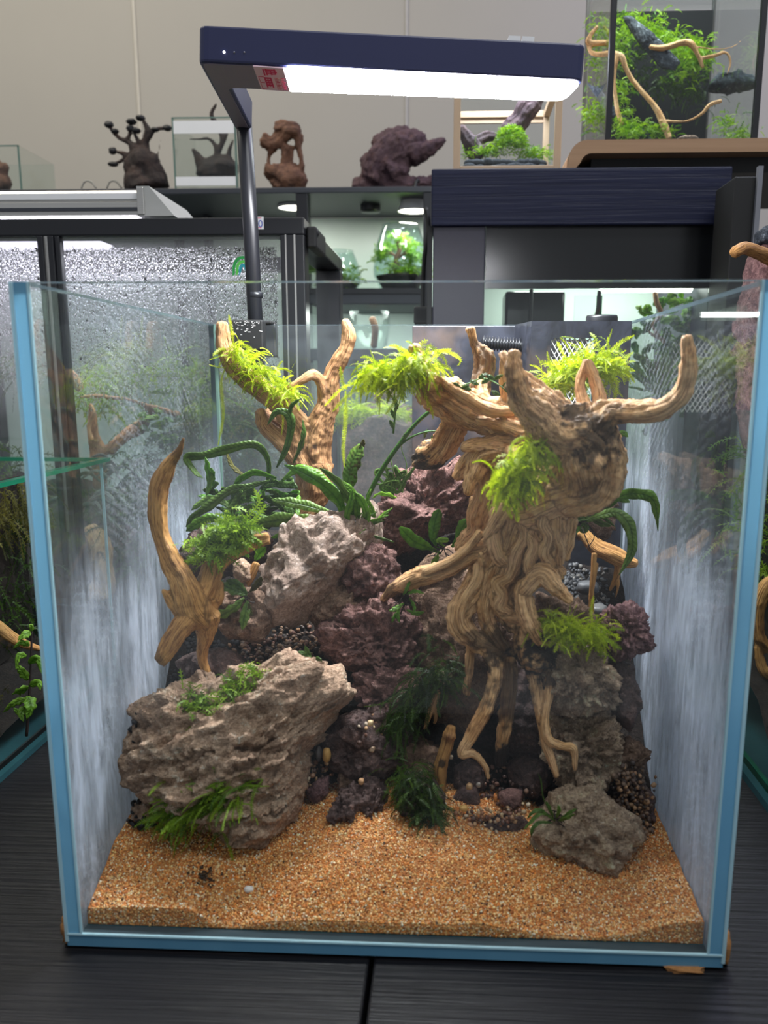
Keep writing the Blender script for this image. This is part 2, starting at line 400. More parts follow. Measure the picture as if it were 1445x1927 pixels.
M['edgegreen'] = edge_mat('green_glass_edge', (16, 96, 72), (46, 140, 106))
def panel_mat():
    t = NT('limescaled_black_plastic'); v = t.coord()
    m = t.ramp(t.noise(v, 45, 6, 0.7, 0.6), [(0.40, 0.0), (0.62, 0.75)])
    m2 = t.ramp(t.noise(v, 16, 4, 0.6), [(0.52, 0.0), (0.68, 0.8)])
    c = t.mix(m, sl((24, 26, 34)), sl((56, 59, 72))); c = t.mix(t.math('MULTIPLY', m2, 0.7), c, sl((104, 88, 80)))
    return t.surf(t.pbr(c, 0.45, t.bump(m, 0.2, 0.0005)))
M['filter'] = panel_mat()
M['strata'] = rock_mat('layered_grey_stone', [(149, 120, 99), (200, 165, 139), (230, 194, 165), (244, 227, 202)], 60, 0.75, layered=0.5)
M['pale_rock'] = rock_mat('pale_pitted_stone', [(124, 100, 88), (170, 146, 132), (193, 169, 154), (211, 191, 182)], 50, 0.6)
M['lava'] = rock_mat('red_lava_stone', [(91, 64, 62), (139, 103, 97), (169, 127, 119), (202, 161, 151)], 70, 1.0, fine=500)
M['umber'] = rock_mat('umber_stone', [(94, 72, 59), (140, 110, 91), (172, 140, 118), (202, 172, 148)], 60, 0.9, layered=0.2)
M['darkrock'] = rock_mat('dark_wet_stone', [(62, 51, 51), (94, 75, 72), (118, 94, 89), (162, 129, 118)], 55, 0.8, rough=0.55)
M['purple'] = rock_mat('purple_lava_stone', [(91, 63, 68), (135, 99, 101), (177, 134, 134), (214, 172, 168)], 60, 1.0)
M['tan'] = rock_mat('cream_flecked_stone', [(121, 100, 84), (182, 155, 132), (216, 187, 158), (244, 242, 198)], 70, 0.9, layered=0.25)
M['slate'] = rock_mat('black_slate', [(36, 40, 50), (58, 64, 76), (84, 92, 104), (150, 158, 170)], 40, 0.7)
M['soilbase'] = rock_mat('dark_soil', [(22, 18, 17), (40, 32, 29), (56, 46, 41), (70, 56, 48)], 120, 0.9)
M['wood'] = wood_mat('tan_driftwood', (196, 150, 104), (176, 130, 88), (128, 88, 60), (206, 158, 122))
M['wood2'] = wood_mat('pinkish_driftwood', (236, 190, 138), (220, 166, 108), (158, 104, 66), (236, 182, 138))
M['wood3'] = wood_mat('golden_driftwood', (204, 152, 88), (190, 138, 80), (130, 84, 52), (210, 162, 104))
M['woodbg'] = wood_mat('brown_shelf_wood', (120, 86, 66), (98, 68, 54), (60, 42, 38), (140, 96, 72), 0.7)
M['wooddark'] = wood_mat('blackened_wood', (58, 46, 42), (44, 36, 34), (26, 22, 22), (76, 56, 46), 0.7)
M['woodpurple'] = wood_mat('mauve_brown_wood', (92, 70, 76), (78, 58, 66), (48, 38, 48), (110, 80, 78), 0.7)
M['moss'] = leaf_mat('bright_moss', (140, 166, 8), (228, 240, 48), 0.5, 0.5)
M['mossmid'] = leaf_mat('mid_moss', (70, 110, 18), (176, 210, 50), 0.4, 0.5)
M['mossdark'] = leaf_mat('dark_green_moss', (24, 46, 16), (84, 116, 30), 0.35, 0.5)  # darkest green of the moss tones
M['mosstank'] = leaf_mat('emerald_moss', (70, 128, 4), (190, 230, 30), 0.4, 0.5)
M['mossbrown'] = leaf_mat('olive_moss', (60, 62, 18), (140, 130, 50), 0.35, 0.6)
M['fern'] = leaf_mat('dark_fern_leaf', (50, 86, 26), (136, 170, 78), 0.3, 0.42)
M['fernlight'] = leaf_mat('fresh_fern_leaf', (78, 136, 32), (170, 210, 84), 0.42, 0.3)
M['fernspot'] = leaf_mat('spotted_fern_leaf', (84, 122, 44), (120, 158, 60), 0.3, 0.35, 0.9)
M['stem'] = leaf_mat('green_stem', (40, 84, 36), (90, 140, 50), 0.1, 0.4)
M['stripe'] = leaf_mat('pale_striped_leaf', (70, 96, 70), (200, 196, 200), 0.3, 0.4)
M['grains'] = tint_mat('sand_grain', 0.45, 0.45)
M['pebble'] = tint_mat('pebble_stone', 0.5, 0.45)
M['sandbase'] = plain('packed_sand', (176, 116, 66), 0.9, grain=0.4, scale=900, bump=0.8)
M['soil'] = tint_mat('soil_granule', 0.6, 0.4)
M['drop'] = None
def drop_mat():
    t = NT('water_drop'); g = t.n('ShaderNodeBsdfGlass'); g.inputs['IOR'].default_value = 1.33; g.inputs['Roughness'].default_value = 0.0
    tr = t.n('ShaderNodeBsdfTransparent')
    return t.surf(t.mixs(0.15, g.outputs[0], tr.outputs[0]))
M['drop'] = drop_mat()
# ================================================================ the setting
o = MB().box((-2.2, 1.80, -0.76), (2.2, 1.86, 2.2)).build('wall_back', M['wall']); tag(o, kind='structure')
o = MB().box((-2.2, -1.6, -0.80), (2.2, 1.86, -0.76)).build('floor', M['floor']); tag(o, kind='structure')
for i, px in enumerate((262, 765)):                                       # panel joints of the wall cladding
    p = aY(px, 200, 1.8)
    o = MB().box((p[0]-0.0035, 1.797, -0.7), (p[0]+0.0035, 1.802, 2.1), ch=0.001).build('trim_%d' % (i+1), plain('joint_strip_%d' % i, (186, 180, 168) if i == 0 else (168, 164, 160), 0.6)); tag(o, kind='structure')
def table(x0, x1, label):
    e = thing('display_table', ((x0+x1)/2, 0.3, -0.76), label, 'table', None)
    MB().box((x0, -0.30, -0.030), (x1, 0.98, 0), ch=0.0012).build('tabletop', M['table'], e)
    for lx in (x0+0.04, x1-0.04):
        for ly in (-0.24, 0.92): MB().box((lx-0.02, ly-0.02, -0.76), (lx+0.02, ly+0.02, -0.03), ch=0.002).build('leg', M['black'], e)
    return e
table(-1.20, -0.0090, 'black wood-grain table under the left half of the big tank, left of the centre seam')
table(-0.0070, 1.20, 'black wood-grain table under the right half of the big tank, right of the centre seam')

# ================================================================ the big tank
HT, DT, TG = 0.2976, 0.2894, 0.0068
ZB = 0.0015
tank = thing('aquarium', (0, 0.145, 0), 'large open-topped glass tank with blue edges holding rocks and driftwood', 'aquarium')
XI = 0.15-TG
# base plate, panes; slot 0 clear face, slot 1 cut edge
def pane(name, a, b, face, edge, axis):
    m = MB().box(a, b); faces = m.f; k = {'x': (3, 5), 'y': (2, 4), 'z': (0, 1)}[axis]
    m.m = [0 if i in k else (1 if i == 2 or axis == 'z' else 2) for i in range(6)]
    if axis == 'y': m.m[3] = m.m[5] = 0
    return m.build(name, [face, edge, M['edgetop']], tank)
pane('base_pane', (-.15, 0, ZB), (.15, DT, ZB+0.0062), M['edgedark'], M['edge'], 'z')
pane('front_pane', (-XI, 0, ZB+0.0063), (XI, TG, HT), M['glass'], M['edgedark'], 'y')
pane('back_pane', (-XI, DT-TG, ZB+0.0063), (XI, DT, HT), M['backglass'], M['edgedark'], 'y')
pane('left_pane', (-.15, 0, ZB+0.0063), (-XI-.0001, DT, HT), M['sideglass'], M['edge'], 'x')
pane('right_pane', (XI+.0001, 0, ZB+0.0063), (.15, DT, HT), M['sideglass'], M['edge'], 'x')
for s in (-1, 1):                                                             # bright ground arrises of the cut edges
    MB().box((s*.15-.0009, -.0004, ZB+.002), (s*.15+.0009, .0012, HT), ch=.0003).build('arris', M['edgelight'], tank)
    MB().box((s*XI-.0006, -.0003, ZB+.006), (s*XI+.0006, .0010, HT), ch=.0003).build('silicone_seam', M['edgelight'], tank)
    MB().box((s*XI-.0012, DT-TG-.0022, ZB+.01), (s*XI+.0012, DT-TG, HT), ch=.0004).build('silicone_seam', M['edgesoft'], tank)
MB().box((-.15, -.0005, ZB+.0055), (.15, .0010, ZB+.0067), ch=.0003).build('arris', M['edgelight'], tank)
for (x, y, w, d, z1) in ((-.1512, .0005, .0030, .008, .0150), (.1517, .0015, .0030, .008, .0165)):   # cork corner guards
    me = ico(3); v = me[0].copy(); v = np.sign(v)*np.abs(v)**0.5
    v = v*np.array([w*0.8, d, z1/2])*(1+0.16*vn(me[0]*4, 5)[:, None])+np.array([x, y+d, z1/2])
    put('corner_guard', raw_mesh('corner_guard', v, me[1], M['cork'], True), tank)
v, f = ico(3); v2 = np.sign(v)*np.abs(v)**0.5*np.array([.009, .006, .0010])*(1+.25*vn(v*5, 9)[:, None])+np.array([.133, .003, .0008])
put('foam_pad', raw_mesh('foam_pad', v2, f, M['cork'], True), tank)
for i in range(5): MB().box((-.148+i*.07, .02, 0), (-.142+i*.07, .27, ZB), 0).build('foam_strip', M['rubber'], tank)

# ================================================================ clip-on lamp
pole_top = aY(458, 242, .304)
A = aY(372, 115, .172); B = aY(1098, 152, .176)
nn = np.cross(B-A, pole_top-A); nn /= np.linalg.norm(nn); nn = nn if nn[2] > 0 else -nn
def lp(x, y): return onplane(x, y, A, nn)
def rounded(poly, rs, k=5):
    out = []; n = len(poly)
    for i in range(n):
        p0, p, p1 = poly[i-1], poly[i], poly[(i+1) % n]; r = rs[i]
        if r <= 0: out.append(p); continue
        a = (p0-p)/np.linalg.norm(p0-p); b = (p1-p)/np.linalg.norm(p1-p)
        for t in np.linspace(0, 1, k):
            q0 = p+a*r*(1-t); q1 = p+b*r*t; out.append(q0*(1-t)+q1*t)
    return out
lamp = thing('aquarium_lamp', tuple(aY(470, 640, .300)), 'black slim clip-on lamp with a glowing white panel over the big tank', 'lamp')
outline = [lp(372, 115), lp(1101, 151), lp(1062, 190), lp(436, 166), lp(474, 243), lp(443, 243)]
outline = [np.array(p) for p in rounded(outline, [.006, .008, .010, .004, 0, 0])]
TH = .0185
m = MB(); m.prism(outline, nn*TH); hz = m.build('housing', M['flare_blue'], lamp)
bv = hz.modifiers.new('bevel', 'BEVEL'); bv.width = .0012; bv.segments = 2; bv.limit_method = 'ANGLE'; bv.angle_limit = radians(50)
def inset(poly, d):
    c = np.mean(poly, 0); e = []
    n = len(poly)
    for i in range(n):
        p0, p, p1 = poly[i-1], poly[i], poly[(i+1) % n]
        a = (p-p0)/(np.linalg.norm(p-p0)+1e-9); b = (p1-p)/(np.linalg.norm(p1-p)+1e-9)
        na = np.cross(a, nn); nb = np.cross(b, nn); q = na+nb; q /= np.linalg.norm(q)+1e-9
        e.append(p-q*d)
    return e
ins = inset(outline, .0022)
if np.linalg.norm(np.array(ins[0])-np.mean(outline, 0)) > np.linalg.norm(outline[0]-np.mean(outline, 0)): ins = inset(outline, -.0022)
m = MB(); m.prism([p-nn*.0005 for p in ins], nn*.0004); m.build('underside_plate', M['under'], lamp)
dif = [lp(541, 123.5), lp(1093, 153.0), lp(1060, 186.5), lp(546, 168.5)]
dif = rounded([np.array(p) for p in dif], [.002, .006, .008, .002])
m = MB(); m.prism([p-nn*.0012 for p in dif], nn*.0006); d_o = m.build('diffuser', emit('lamp_glow', (0.95, 0.96, 1.0), 135), lamp)
lab = [lp(476, 120), lp(533, 124), lp(546, 168), lp(492, 164)]
m = MB(); m.prism([p-nn*.0013 for p in lab], nn*.0006); lb = m.build('rating_label', plain('label_paper', (232, 200, 214), 0.6, grain=.03), lamp)
def lab_uv(u, v): return (np.array(lab[0])*(1-u)+np.array(lab[1])*u)*(1-v)+(np.array(lab[3])*(1-u)+np.array(lab[2])*u)*v
red = plain('label_red_ink', (206, 36, 92), 0.6)
def mark(quad):
    m.prism([lab_uv(u, v)-nn*.0015 for u, v in quad], nn*.00015)
m = MB()
for (a, b, c, d) in ((.36, .08, .72, .13), (.40, .16, .74, .21), (.38, .24, .70, .28), (.36, .06, .42, .32), (.52, .1, .57, .3), (.66, .06, .70, .26), (.28, .08, .33, .34),
                     (.26, .42, .48, .48), (.26, .52, .48, .58), (.26, .62, .48, .68), (.26, .72, .48, .80), (.24, .42, .29, .86), (.44, .42, .49, .86), (.35, .42, .38, .82),
                     (.06, .40, .075, .95), (.06, .40, .24, .415), (.06, .94, .24, .955), (.06, .66, .22, .67),
                     (.60, .42, .61, .95), (.78, .42, .79, .95)):
    mark([(a, b), (c, b), (c, d), (a, d)])
for k in range(9):
    y = .42+k*.06
    mark([(.63, y), (.63+.08+.04*(k % 2), y), (.63+.08+.04*(k % 2), y+.018), (.63, y+.018)]); mark([(.82, y), (.90+.04*(k % 3 == 0), y), (.90, y+.018), (.82, y+.018)])
m.build('label_print', red, lb)
fr = B-A; fr /= np.linalg.norm(fr); fo = np.cross(nn, fr); fo /= np.linalg.norm(fo)
fo = fo if fo[1] < 0 else -fo
for k, (px, lit) in enumerate(((422, 1), (441, 0), (460, 0))):
    p = aY(px, 98.5, .1725)
    P = A+fr*np.dot(p-A, fr)+nn*np.dot(p-A, nn)+fo*.0003
    v, f = ico(2); put('indicator', raw_mesh('indicator', v*(.0007 if lit else .0005)+P, f, emit('status_led', (1, 1, 1), 5) if lit else plain('dot_print_%d' % k, (150, 150, 165), .5), True), lamp)
q = A+fr*np.dot(aY(975, 80, .2)-A, fr)+nn*TH; back = -fo
m = MB()
for sgn in (-1, 1): m.prism([q+fr*(sgn*.0038-.0033)+back*.001, q+fr*(sgn*.0038+.0033)+back*.001, q+fr*(sgn*.0038+.0033)+back*.010, q+fr*(sgn*.0038-.0033)+back*.010], nn*.0027)
m.build('hanging_clip', M['white'], lamp)
pb = aY(487, 700, .304)
pole_x = pole_top[0]
m = MB(); m.tube([(pole_top[0]+.0005, .304, pole_top[2]+.006), (pole_top[0]*.5+pb[0]*.5, .304, .37), (pb[0]-.0005, .304, .262)], .0055, 20); m.build('pole', M['black'], lamp, True)
m = MB(); m.tube([(pb[0]-.001, .304, .318), (pb[0]-.001, .304, .3215)], .0058, 20); m.build('pole_collar', M['black'], lamp, True)
a = aY(433, 602, .272); b = aY(497, 660, .272)
clamp = MB().box((a[0], .270, b[2]), (b[0], .2815, a[2]), ch=.0012).build('clamp', M['rubber'], lamp)
MB().box((a[0]+.006, .2815, HT+.0005), (b[0]+.004, .297, a[2]), ch=.0008).build('clamp_bridge', M['rubber'], lamp)
MB().box((a[0]+.003, .2902, b[2]-.004), (b[0]+.005, .2985, a[2]-.001), ch=.0012).build('clamp_back', M['rubber'], lamp)
rng = np.random.default_rng(3); m = MB()
for k in range(46):
    x = rng.uniform(a[0]+.001, b[0]-.001); z = a[2]-.001-abs(rng.normal(0, .35))*(a[2]-b[2])*.45; L = rng.uniform(.0003, .0016)
    z = max(z, b[2]+.001); x = min(x, b[0]-L-.0004)
    m.box((x, .2697, z), (x+L, .2701, z+rng.uniform(.0002, .0006)))
m.build('limescale_flecks', plain('limescale', (190, 186, 186), .8), clamp)

# ================================================================ corner filter and its back panel
flt = thing('corner_filter', (.06, .27, .02), 'limescale-stained black corner filter box with diamond mesh window, back right of tank', 'filter')
pL = aY(776, 617, .279); pR = aY(990, 605, .279)
MB().box((pL[0], .2785, .03), (pR[0]+.02, .2815, HT-.001), ch=.0006).build('back_panel', M['filter'], flt)
f0 = aY(1000, 605, .236)[0]; f1 = XI-.0015; f2 = aY(972, 625, .262)[0]
zt = HT-.0005
m = MB()                                                                   # box shell with a window opening
wx0 = aY(1036, 650, .236)[0]; wx1 = aY(1118, 650, .236)[0]; wz1 = aY(1036, 636, .236)[2]; wz0 = aY(1036, 775, .236)[2]
m.box((f0, .236, .02), (wx0, .239, zt)); m.box((wx1, .236, .02), (f1, .239, zt)); m.box((wx0, .236, wz1), (wx1, .239, zt)); m.box((wx0, .236, .02), (wx1, .239, wz0))
m.prism([(f0, .236, .02), (f2, .2785, .02), (f2+.003, .2785, .02), (f0+.003, .238, .02)], (0, 0, zt-.02))
m.box((f1-.003, .239, .02), (f1, .2785, zt))
m.build('filter_box', M['filter'], flt)
m = MB(); st = .0042
for k in range(-14, 16):
    for s in (-1, 1):
        x = (wx0+wx1)/2+k*st/1.3; h = (wz1-wz0)/2; zc = (wz0+wz1)/2; w = (wx1-wx0)/2; xc = (wx0+wx1)/2
        ts = np.linspace(-1, 1, 9); pts = [(x+s*t*h*.62, .2375+.0003*s, zc+t*h) for t in ts]
        pts = [p for p in pts if wx0-.001 < p[0] < wx1+.001]
        if len(pts) > 1: m.tube(pts, .00042, 5)
m.build('mesh_screen', plain('mesh_wire', (206, 206, 204), .4, spec=.6), flt)
MB().box((wx0, .262, wz0), (wx1, .2625, wz1)).build('inner_sponge', M['rubber'], flt)
m = MB(); c = aY(1132, 606, .252)
m.lathe([(.0, .0005), (.010, .0005), (.0105, -.001), (.0105, -.004)], (c[0], .252, HT+.0035), 24); m.build('pump_cap', M['black'], flt, True)
h0 = aY(908, 645, .262); h1 = aY(990, 652, .262); pts = []; rad = []
for i in range(60):
    t = i/59; pts.append(h0*(1-t)+h1*t); rad.append(.0042+.0011*sin(i*pi/2.0))
m = MB(); m.tube(pts, rad, 14); m.build('ribbed_hose', M['black'], flt, True)
# ================================================================ sand bed
xs_pts = np.array([-.143, -.128, -.110, -.094, -.083, -.074, -.055, -.033, 0, .03, .041, .06, .085, .11, .128, .143])
zf_pts = np.array([.0150, .0165, .0170, .0165, .0095, .0085, .0115, .0128, .0126, .0128, .0138, .0108, .0085, .0115, .0180, .0190])
def sand_h(x, y):
    x = np.asarray(x, float); y = np.asarray(y, float)
    zf = np.interp(x, xs_pts, zf_pts)
    zb = np.interp(x, [-.143, -.08, -.02, .03, .09, .143], [.034, .030, .036, .034, .023, .024])
    t = np.clip((y-.007)/.085, 0, 1); t1 = 1-(1-t)**2.2
    p = np.stack([x*38, y*38, 0*x], 1)
    return zf*(1-t1)+zb*t1+.0022*fbm(p, 3, 11)*np.clip(t*5, 0.15, 1)
nx, ny = 110, 60
gx = np.linspace(-XI+.0004, XI-.0004, nx); gy = np.linspace(TG+.0006, .150, ny)
X, Y = np.meshgrid(gx, gy); Z = sand_h(X.ravel(), Y.ravel()).reshape(X.shape)
v = np.stack([X.ravel(), Y.ravel(), Z.ravel()], 1); idx = np.arange(nx*ny).reshape(ny, nx)
f = np.stack([idx[:-1, :-1], idx[:-1, 1:], idx[1:, 1:], idx[1:, :-1]], -1).reshape(-1, 4)
vb = v[idx[0]].copy(); vb[:, 2] = ZB+.0065; n0 = len(v); v = np.vstack([v, vb])
fb = np.array([[n0+i, n0+i+1, idx[0, i+1], idx[0, i]] for i in range(nx-1)]); f = np.vstack([f, fb])
sand = put('sand', raw_mesh('sand', v, f, M['sandbase'], True)); tag(sand, 'coarse orange-tan sand bed sloping up from the front glass of the big tank', 'sand', kind='stuff')
def grain_mesh(name, P, r, tint, mat, base=None, squash=0.35, seed=1):
    """many small angular stones as one mesh: P (n,3), r (n,), tint (n,3)"""
    rg = np.random.default_rng(seed); n = len(P)
    if base is None:
        bv = np.array([(1,0,0),(-1,0,0),(0,1,0),(0,-1,0),(0,0,1),(0,0,-1)], float)
        bf = np.array([(0,2,4),(2,1,4),(1,3,4),(3,0,4),(2,0,5),(1,2,5),(3,1,5),(0,3,5)])
    else: bv, bf = base
    k = len(bv); q = rg.normal(size=(n, 3, 3)); u, _, w = np.linalg.svd(q); R = u@w
    sc = 1+rg.uniform(-squash, squash, (n, 1, 3)); jit = 1+rg.uniform(-.22, .22, (n, k, 1))
    V = np.einsum('nij,nkj->nki', R, bv[None]*sc*jit)*r[:, None, None]+P[:, None]
    F = (bf[None]+(np.arange(n)*k)[:, None, None]).reshape(-1, 3)
    return raw_mesh(name, V.reshape(-1, 3), F, mat, False, tint=np.repeat(tint, k, 0))
def pick_cols(n, cols, wts, rg, var=.18):
    c = np.array([sl(q) for q in cols]); w = np.array(wts, float); w /= w.sum()
    t = c[rg.choice(len(cols), n, p=w)]; return np.clip(t*(1+rg.normal(0, var, (n, 1))), 0, 1)
rg = np.random.default_rng(5); n = 62000
px = rg.uniform(-XI+.001, XI-.001, n); py = TG+.001+(rg.uniform(0, 1, n)**1.35)*.118
P = np.stack([px, py, sand_h(px, py)+.0001], 1)
n2 = 8500; fx = rg.uniform(-XI+.001, XI-.001, n2); fz = ZB+.0068+rg.uniform(0, 1, n2)*(np.interp(fx, xs_pts, zf_pts)-ZB-.0068)
P = np.vstack([P, np.stack([fx, np.full(n2, TG+.0008), fz], 1)])
r = np.clip(rg.normal(.00058, .00013, len(P)), .0003, .0010)
tc = pick_cols(len(P), [(224, 156, 84), (208, 128, 62), (238, 186, 118), (246, 212, 160), (172, 98, 48), (250, 236, 210), (90, 60, 42), (228, 138, 60)], [24, 22, 20, 14, 8, 6, 4, 12], rg)
g = put('grain', grain_mesh('grain', P, r, tc, M['grains'], seed=2), sand); tag(g, kind='stuff')

# ================================================================ dark substrate mound behind the stones
def mound_h(x, y):
    x = np.asarray(x, float); y = np.asarray(y, float)
    y0 = np.interp(x, [-.143, -.05, .05, .143], [.070, .100, .105, .114]); h = .028+(y-y0)*.86
    return np.minimum(h, .150)
nx, ny = 70, 60
X, Y = np.meshgrid(np.linspace(-XI+.0006, XI-.0006, nx), np.linspace(.066, .277, ny))
Zm = mound_h(X.ravel(), Y.ravel()); Zm = Zm+.004*fbm(np.stack([X.ravel()*60, Y.ravel()*60, 0*Zm], 1), 4, 3)
v = np.stack([X.ravel(), Y.ravel(), np.maximum(Zm, .010)], 1); idx = np.arange(nx*ny).reshape(ny, nx)
f = np.stack([idx[:-1, :-1], idx[:-1, 1:], idx[1:, 1:], idx[1:, :-1]], -1).reshape(-1, 4)
soil = put('soil', raw_mesh('soil', v, f, M['soilbase'], True)); tag(soil, 'dark brown soil bank piled up behind the stones in the big tank', 'soil', kind='stuff')
def mound_ray(x, y):
    lo, hi = .03, .28
    for _ in range(40):
        m_ = (lo+hi)/2; p = aY(x, y, m_)
        if p[2] > mound_h(p[0], m_): lo = m_
        else: hi = m_
    return aY(x, y, (lo+hi)/2)

# ================================================================ stones
def rock(name, label, poly, Yc, thick, lean, mat, kind='rough', sub=5, seed=1, amp=1.0, group=None, power=.72, cat='rock', back=1.0, clip=True):
    poly = np.array(poly, float); cen = poly.mean(0)
    a = poly; b = np.roll(poly, -1, 0); cr = a[:, 0]*b[:, 1]-b[:, 0]*a[:, 1]
    cen = np.array([((a[:, 0]+b[:, 0])*cr).sum(), ((a[:, 1]+b[:, 1])*cr).sum()])/(3*cr.sum())
    P0 = aY(cen[0], cen[1], Yc); nrm = np.array([0, -1.0, lean]); nrm /= np.linalg.norm(nrm)
    eu = np.array([1.0, 0, 0]); ev = np.cross(nrm, eu)
    ev = ev if ev[2] > 0 else -ev
    L = np.array([onplane(x, y, P0, nrm)-P0 for x, y in poly]); uv = np.stack([L@eu, L@ev], 1)
    # radius of the outline against the angle
    ang = np.linspace(-pi, pi, 361); R = np.zeros(361); q0 = uv; q1 = np.roll(uv, -1, 0)
    for i, t in enumerate(ang):
        d = np.array([cos(t), sin(t)]); e = q1-q0; den = d[0]*e[:, 1]-d[1]*e[:, 0]; den = np.where(abs(den) < 1e-12, 1e-12, den)
        s = (q0[:, 0]*e[:, 1]-q0[:, 1]*e[:, 0])/den; w = (q0[:, 0]*d[1]-q0[:, 1]*d[0])/den
        ok = (s > 0) & (w >= -1e-6) & (w <= 1+1e-6); R[i] = s[ok].max() if ok.any() else np.linalg.norm(uv, axis=1).mean()
    sp, f = ico(sub); th = np.arctan2(sp[:, 2], sp[:, 0]); l = np.sqrt(np.clip(sp[:, 0]**2+sp[:, 2]**2, 0, 1))
    Rt = np.interp(th, ang, R); g = l**power; hh = np.sign(-sp[:, 1])*np.abs(sp[:, 1])**power
    hh = np.where(hh < 0, hh*back, hh)
    off = (Rt*g)[:, None]*(cos_(th)[:, None]*eu+sin_(th)[:, None]*ev)
    P = P0+off+(hh*thick)[:, None]*nrm
    N = off/(R.mean()**2)+((hh/thick)[:, None])*nrm; N /= np.linalg.norm(N, axis=1)[:, None]+1e-9
    size = R.mean(); q = (P-P0)/size+seed*7.31
    if kind == 'strata':
        wv = q+.16*np.stack([fbm(q*1.5, 3, seed), fbm(q*1.5, 3, seed+5), fbm(q*1.5, 3, seed+9)], 1)
        s = wv[:, 2]*4.6+wv[:, 0]*(-1.05)+wv[:, 1]*1.2+.45*fbm(q*3, 3, seed+2); fr_ = s-np.floor(s); li = np.floor(s)
        ledge = np.where(fr_ < .72, (fr_/.72)**1.5, (1-fr_)/.28)
        la = .45+.55*_h(li.astype(np.int64), np.floor(q[:, 0]*2).astype(np.int64)*0, 0*li.astype(np.int64), seed)
        sk = np.stack([q[:, 0], q[:, 1], q[:, 2]-.26*q[:, 0]], 1)+.05*np.stack([fbm(q*4, 3, seed+20), fbm(q*4, 3, seed+21), fbm(q*4, 3, seed+22)], 1)
        d = .10*ledge*la+.09*fbm(q*2.1, 4, seed+3)+.03*fbm(q*9, 4, seed+4, .65)+.20*facet(sk*np.array([1.5, 1.5, 4.6]), seed+30)+.11*facet(sk*np.array([3.6, 3.6, 9.5]), seed+31)
        w = worley(q*4.5*np.array([.8, 1, 1.6]), seed); d = d-.09*np.clip(.42-w, 0, 1)*2
    elif kind == 'pitted':
        d = .16*fbm(q*1.6, 4, seed)+.03*fbm(q*7, 3, seed+4)
        w = worley(q*2.6, seed); d = d-.26*np.clip(.42-w, 0, 1)*1.6
        w = worley(q*6.5, seed+3); d = d-.07*np.clip(.40-w, 0, 1)*2
        r1 = 1-abs(fbm(q*1.4, 3, seed+8)); d = d+.12*r1+.14*facet(q*2.2+.1*fbm(q*5, 3, seed+2)[:, None], seed+30)+.03*fbm(q*14, 3, seed+5, .7)
    elif kind == 'lava':
        d = .15*fbm(q*1.9, 4, seed)+.06*fbm(q*6, 3, seed+4, .6)+.03*fbm(q*15, 2, seed+6)
        w = worley(q*7, seed+3); d = d-.11*np.clip(.45-w, 0, 1)*1.6
        r1 = 1-abs(fbm(q*2.2*np.array([1, 1, 1.8]), 3, seed+8)); wq = q+.07*np.stack([fbm(q*5, 3, seed+20), fbm(q*5, 3, seed+21), fbm(q*5, 3, seed+22)], 1)
        d = d+.12*r1**2+.26*facet(wq*np.array([2, 2, 3.2]), seed+30)+.12*facet(wq*np.array([4.6, 4.6, 7]), seed+31)+.03*fbm(q*20, 2, seed+7)
    else:
        d = .17*fbm(q*1.6, 4, seed)+.05*fbm(q*6, 3, seed+4)
        wq = q+.05*np.stack([fbm(q*5, 3, seed+20), fbm(q*5, 3, seed+21), fbm(q*5, 3, seed+22)], 1)
        d = d+.22*facet(wq*1.9, seed+30)+.08*facet(wq*4.5, seed+31)+.025*fbm(q*14, 3, seed+5, .7)
    front = np.clip(l, 0, 1)
    P = P+(N*(1-.55*front[:, None]**4))*((d-np.median(d))*size*amp)[:, None]
    if clip: P[:, 0] = np.clip(P[:, 0], -XI+.0004, XI-.0004); P[:, 1] = np.clip(P[:, 1], TG+.001, .2775); P[:, 2] = np.maximum(P[:, 2], ZB+.0066)
    c = P0.copy(); c[2] = P[:, 2].min()
    o = put(name, raw_mesh(name, P-c, f, M[mat], True)); o.location = Vector(c)
    return tag(o, label, cat, group)
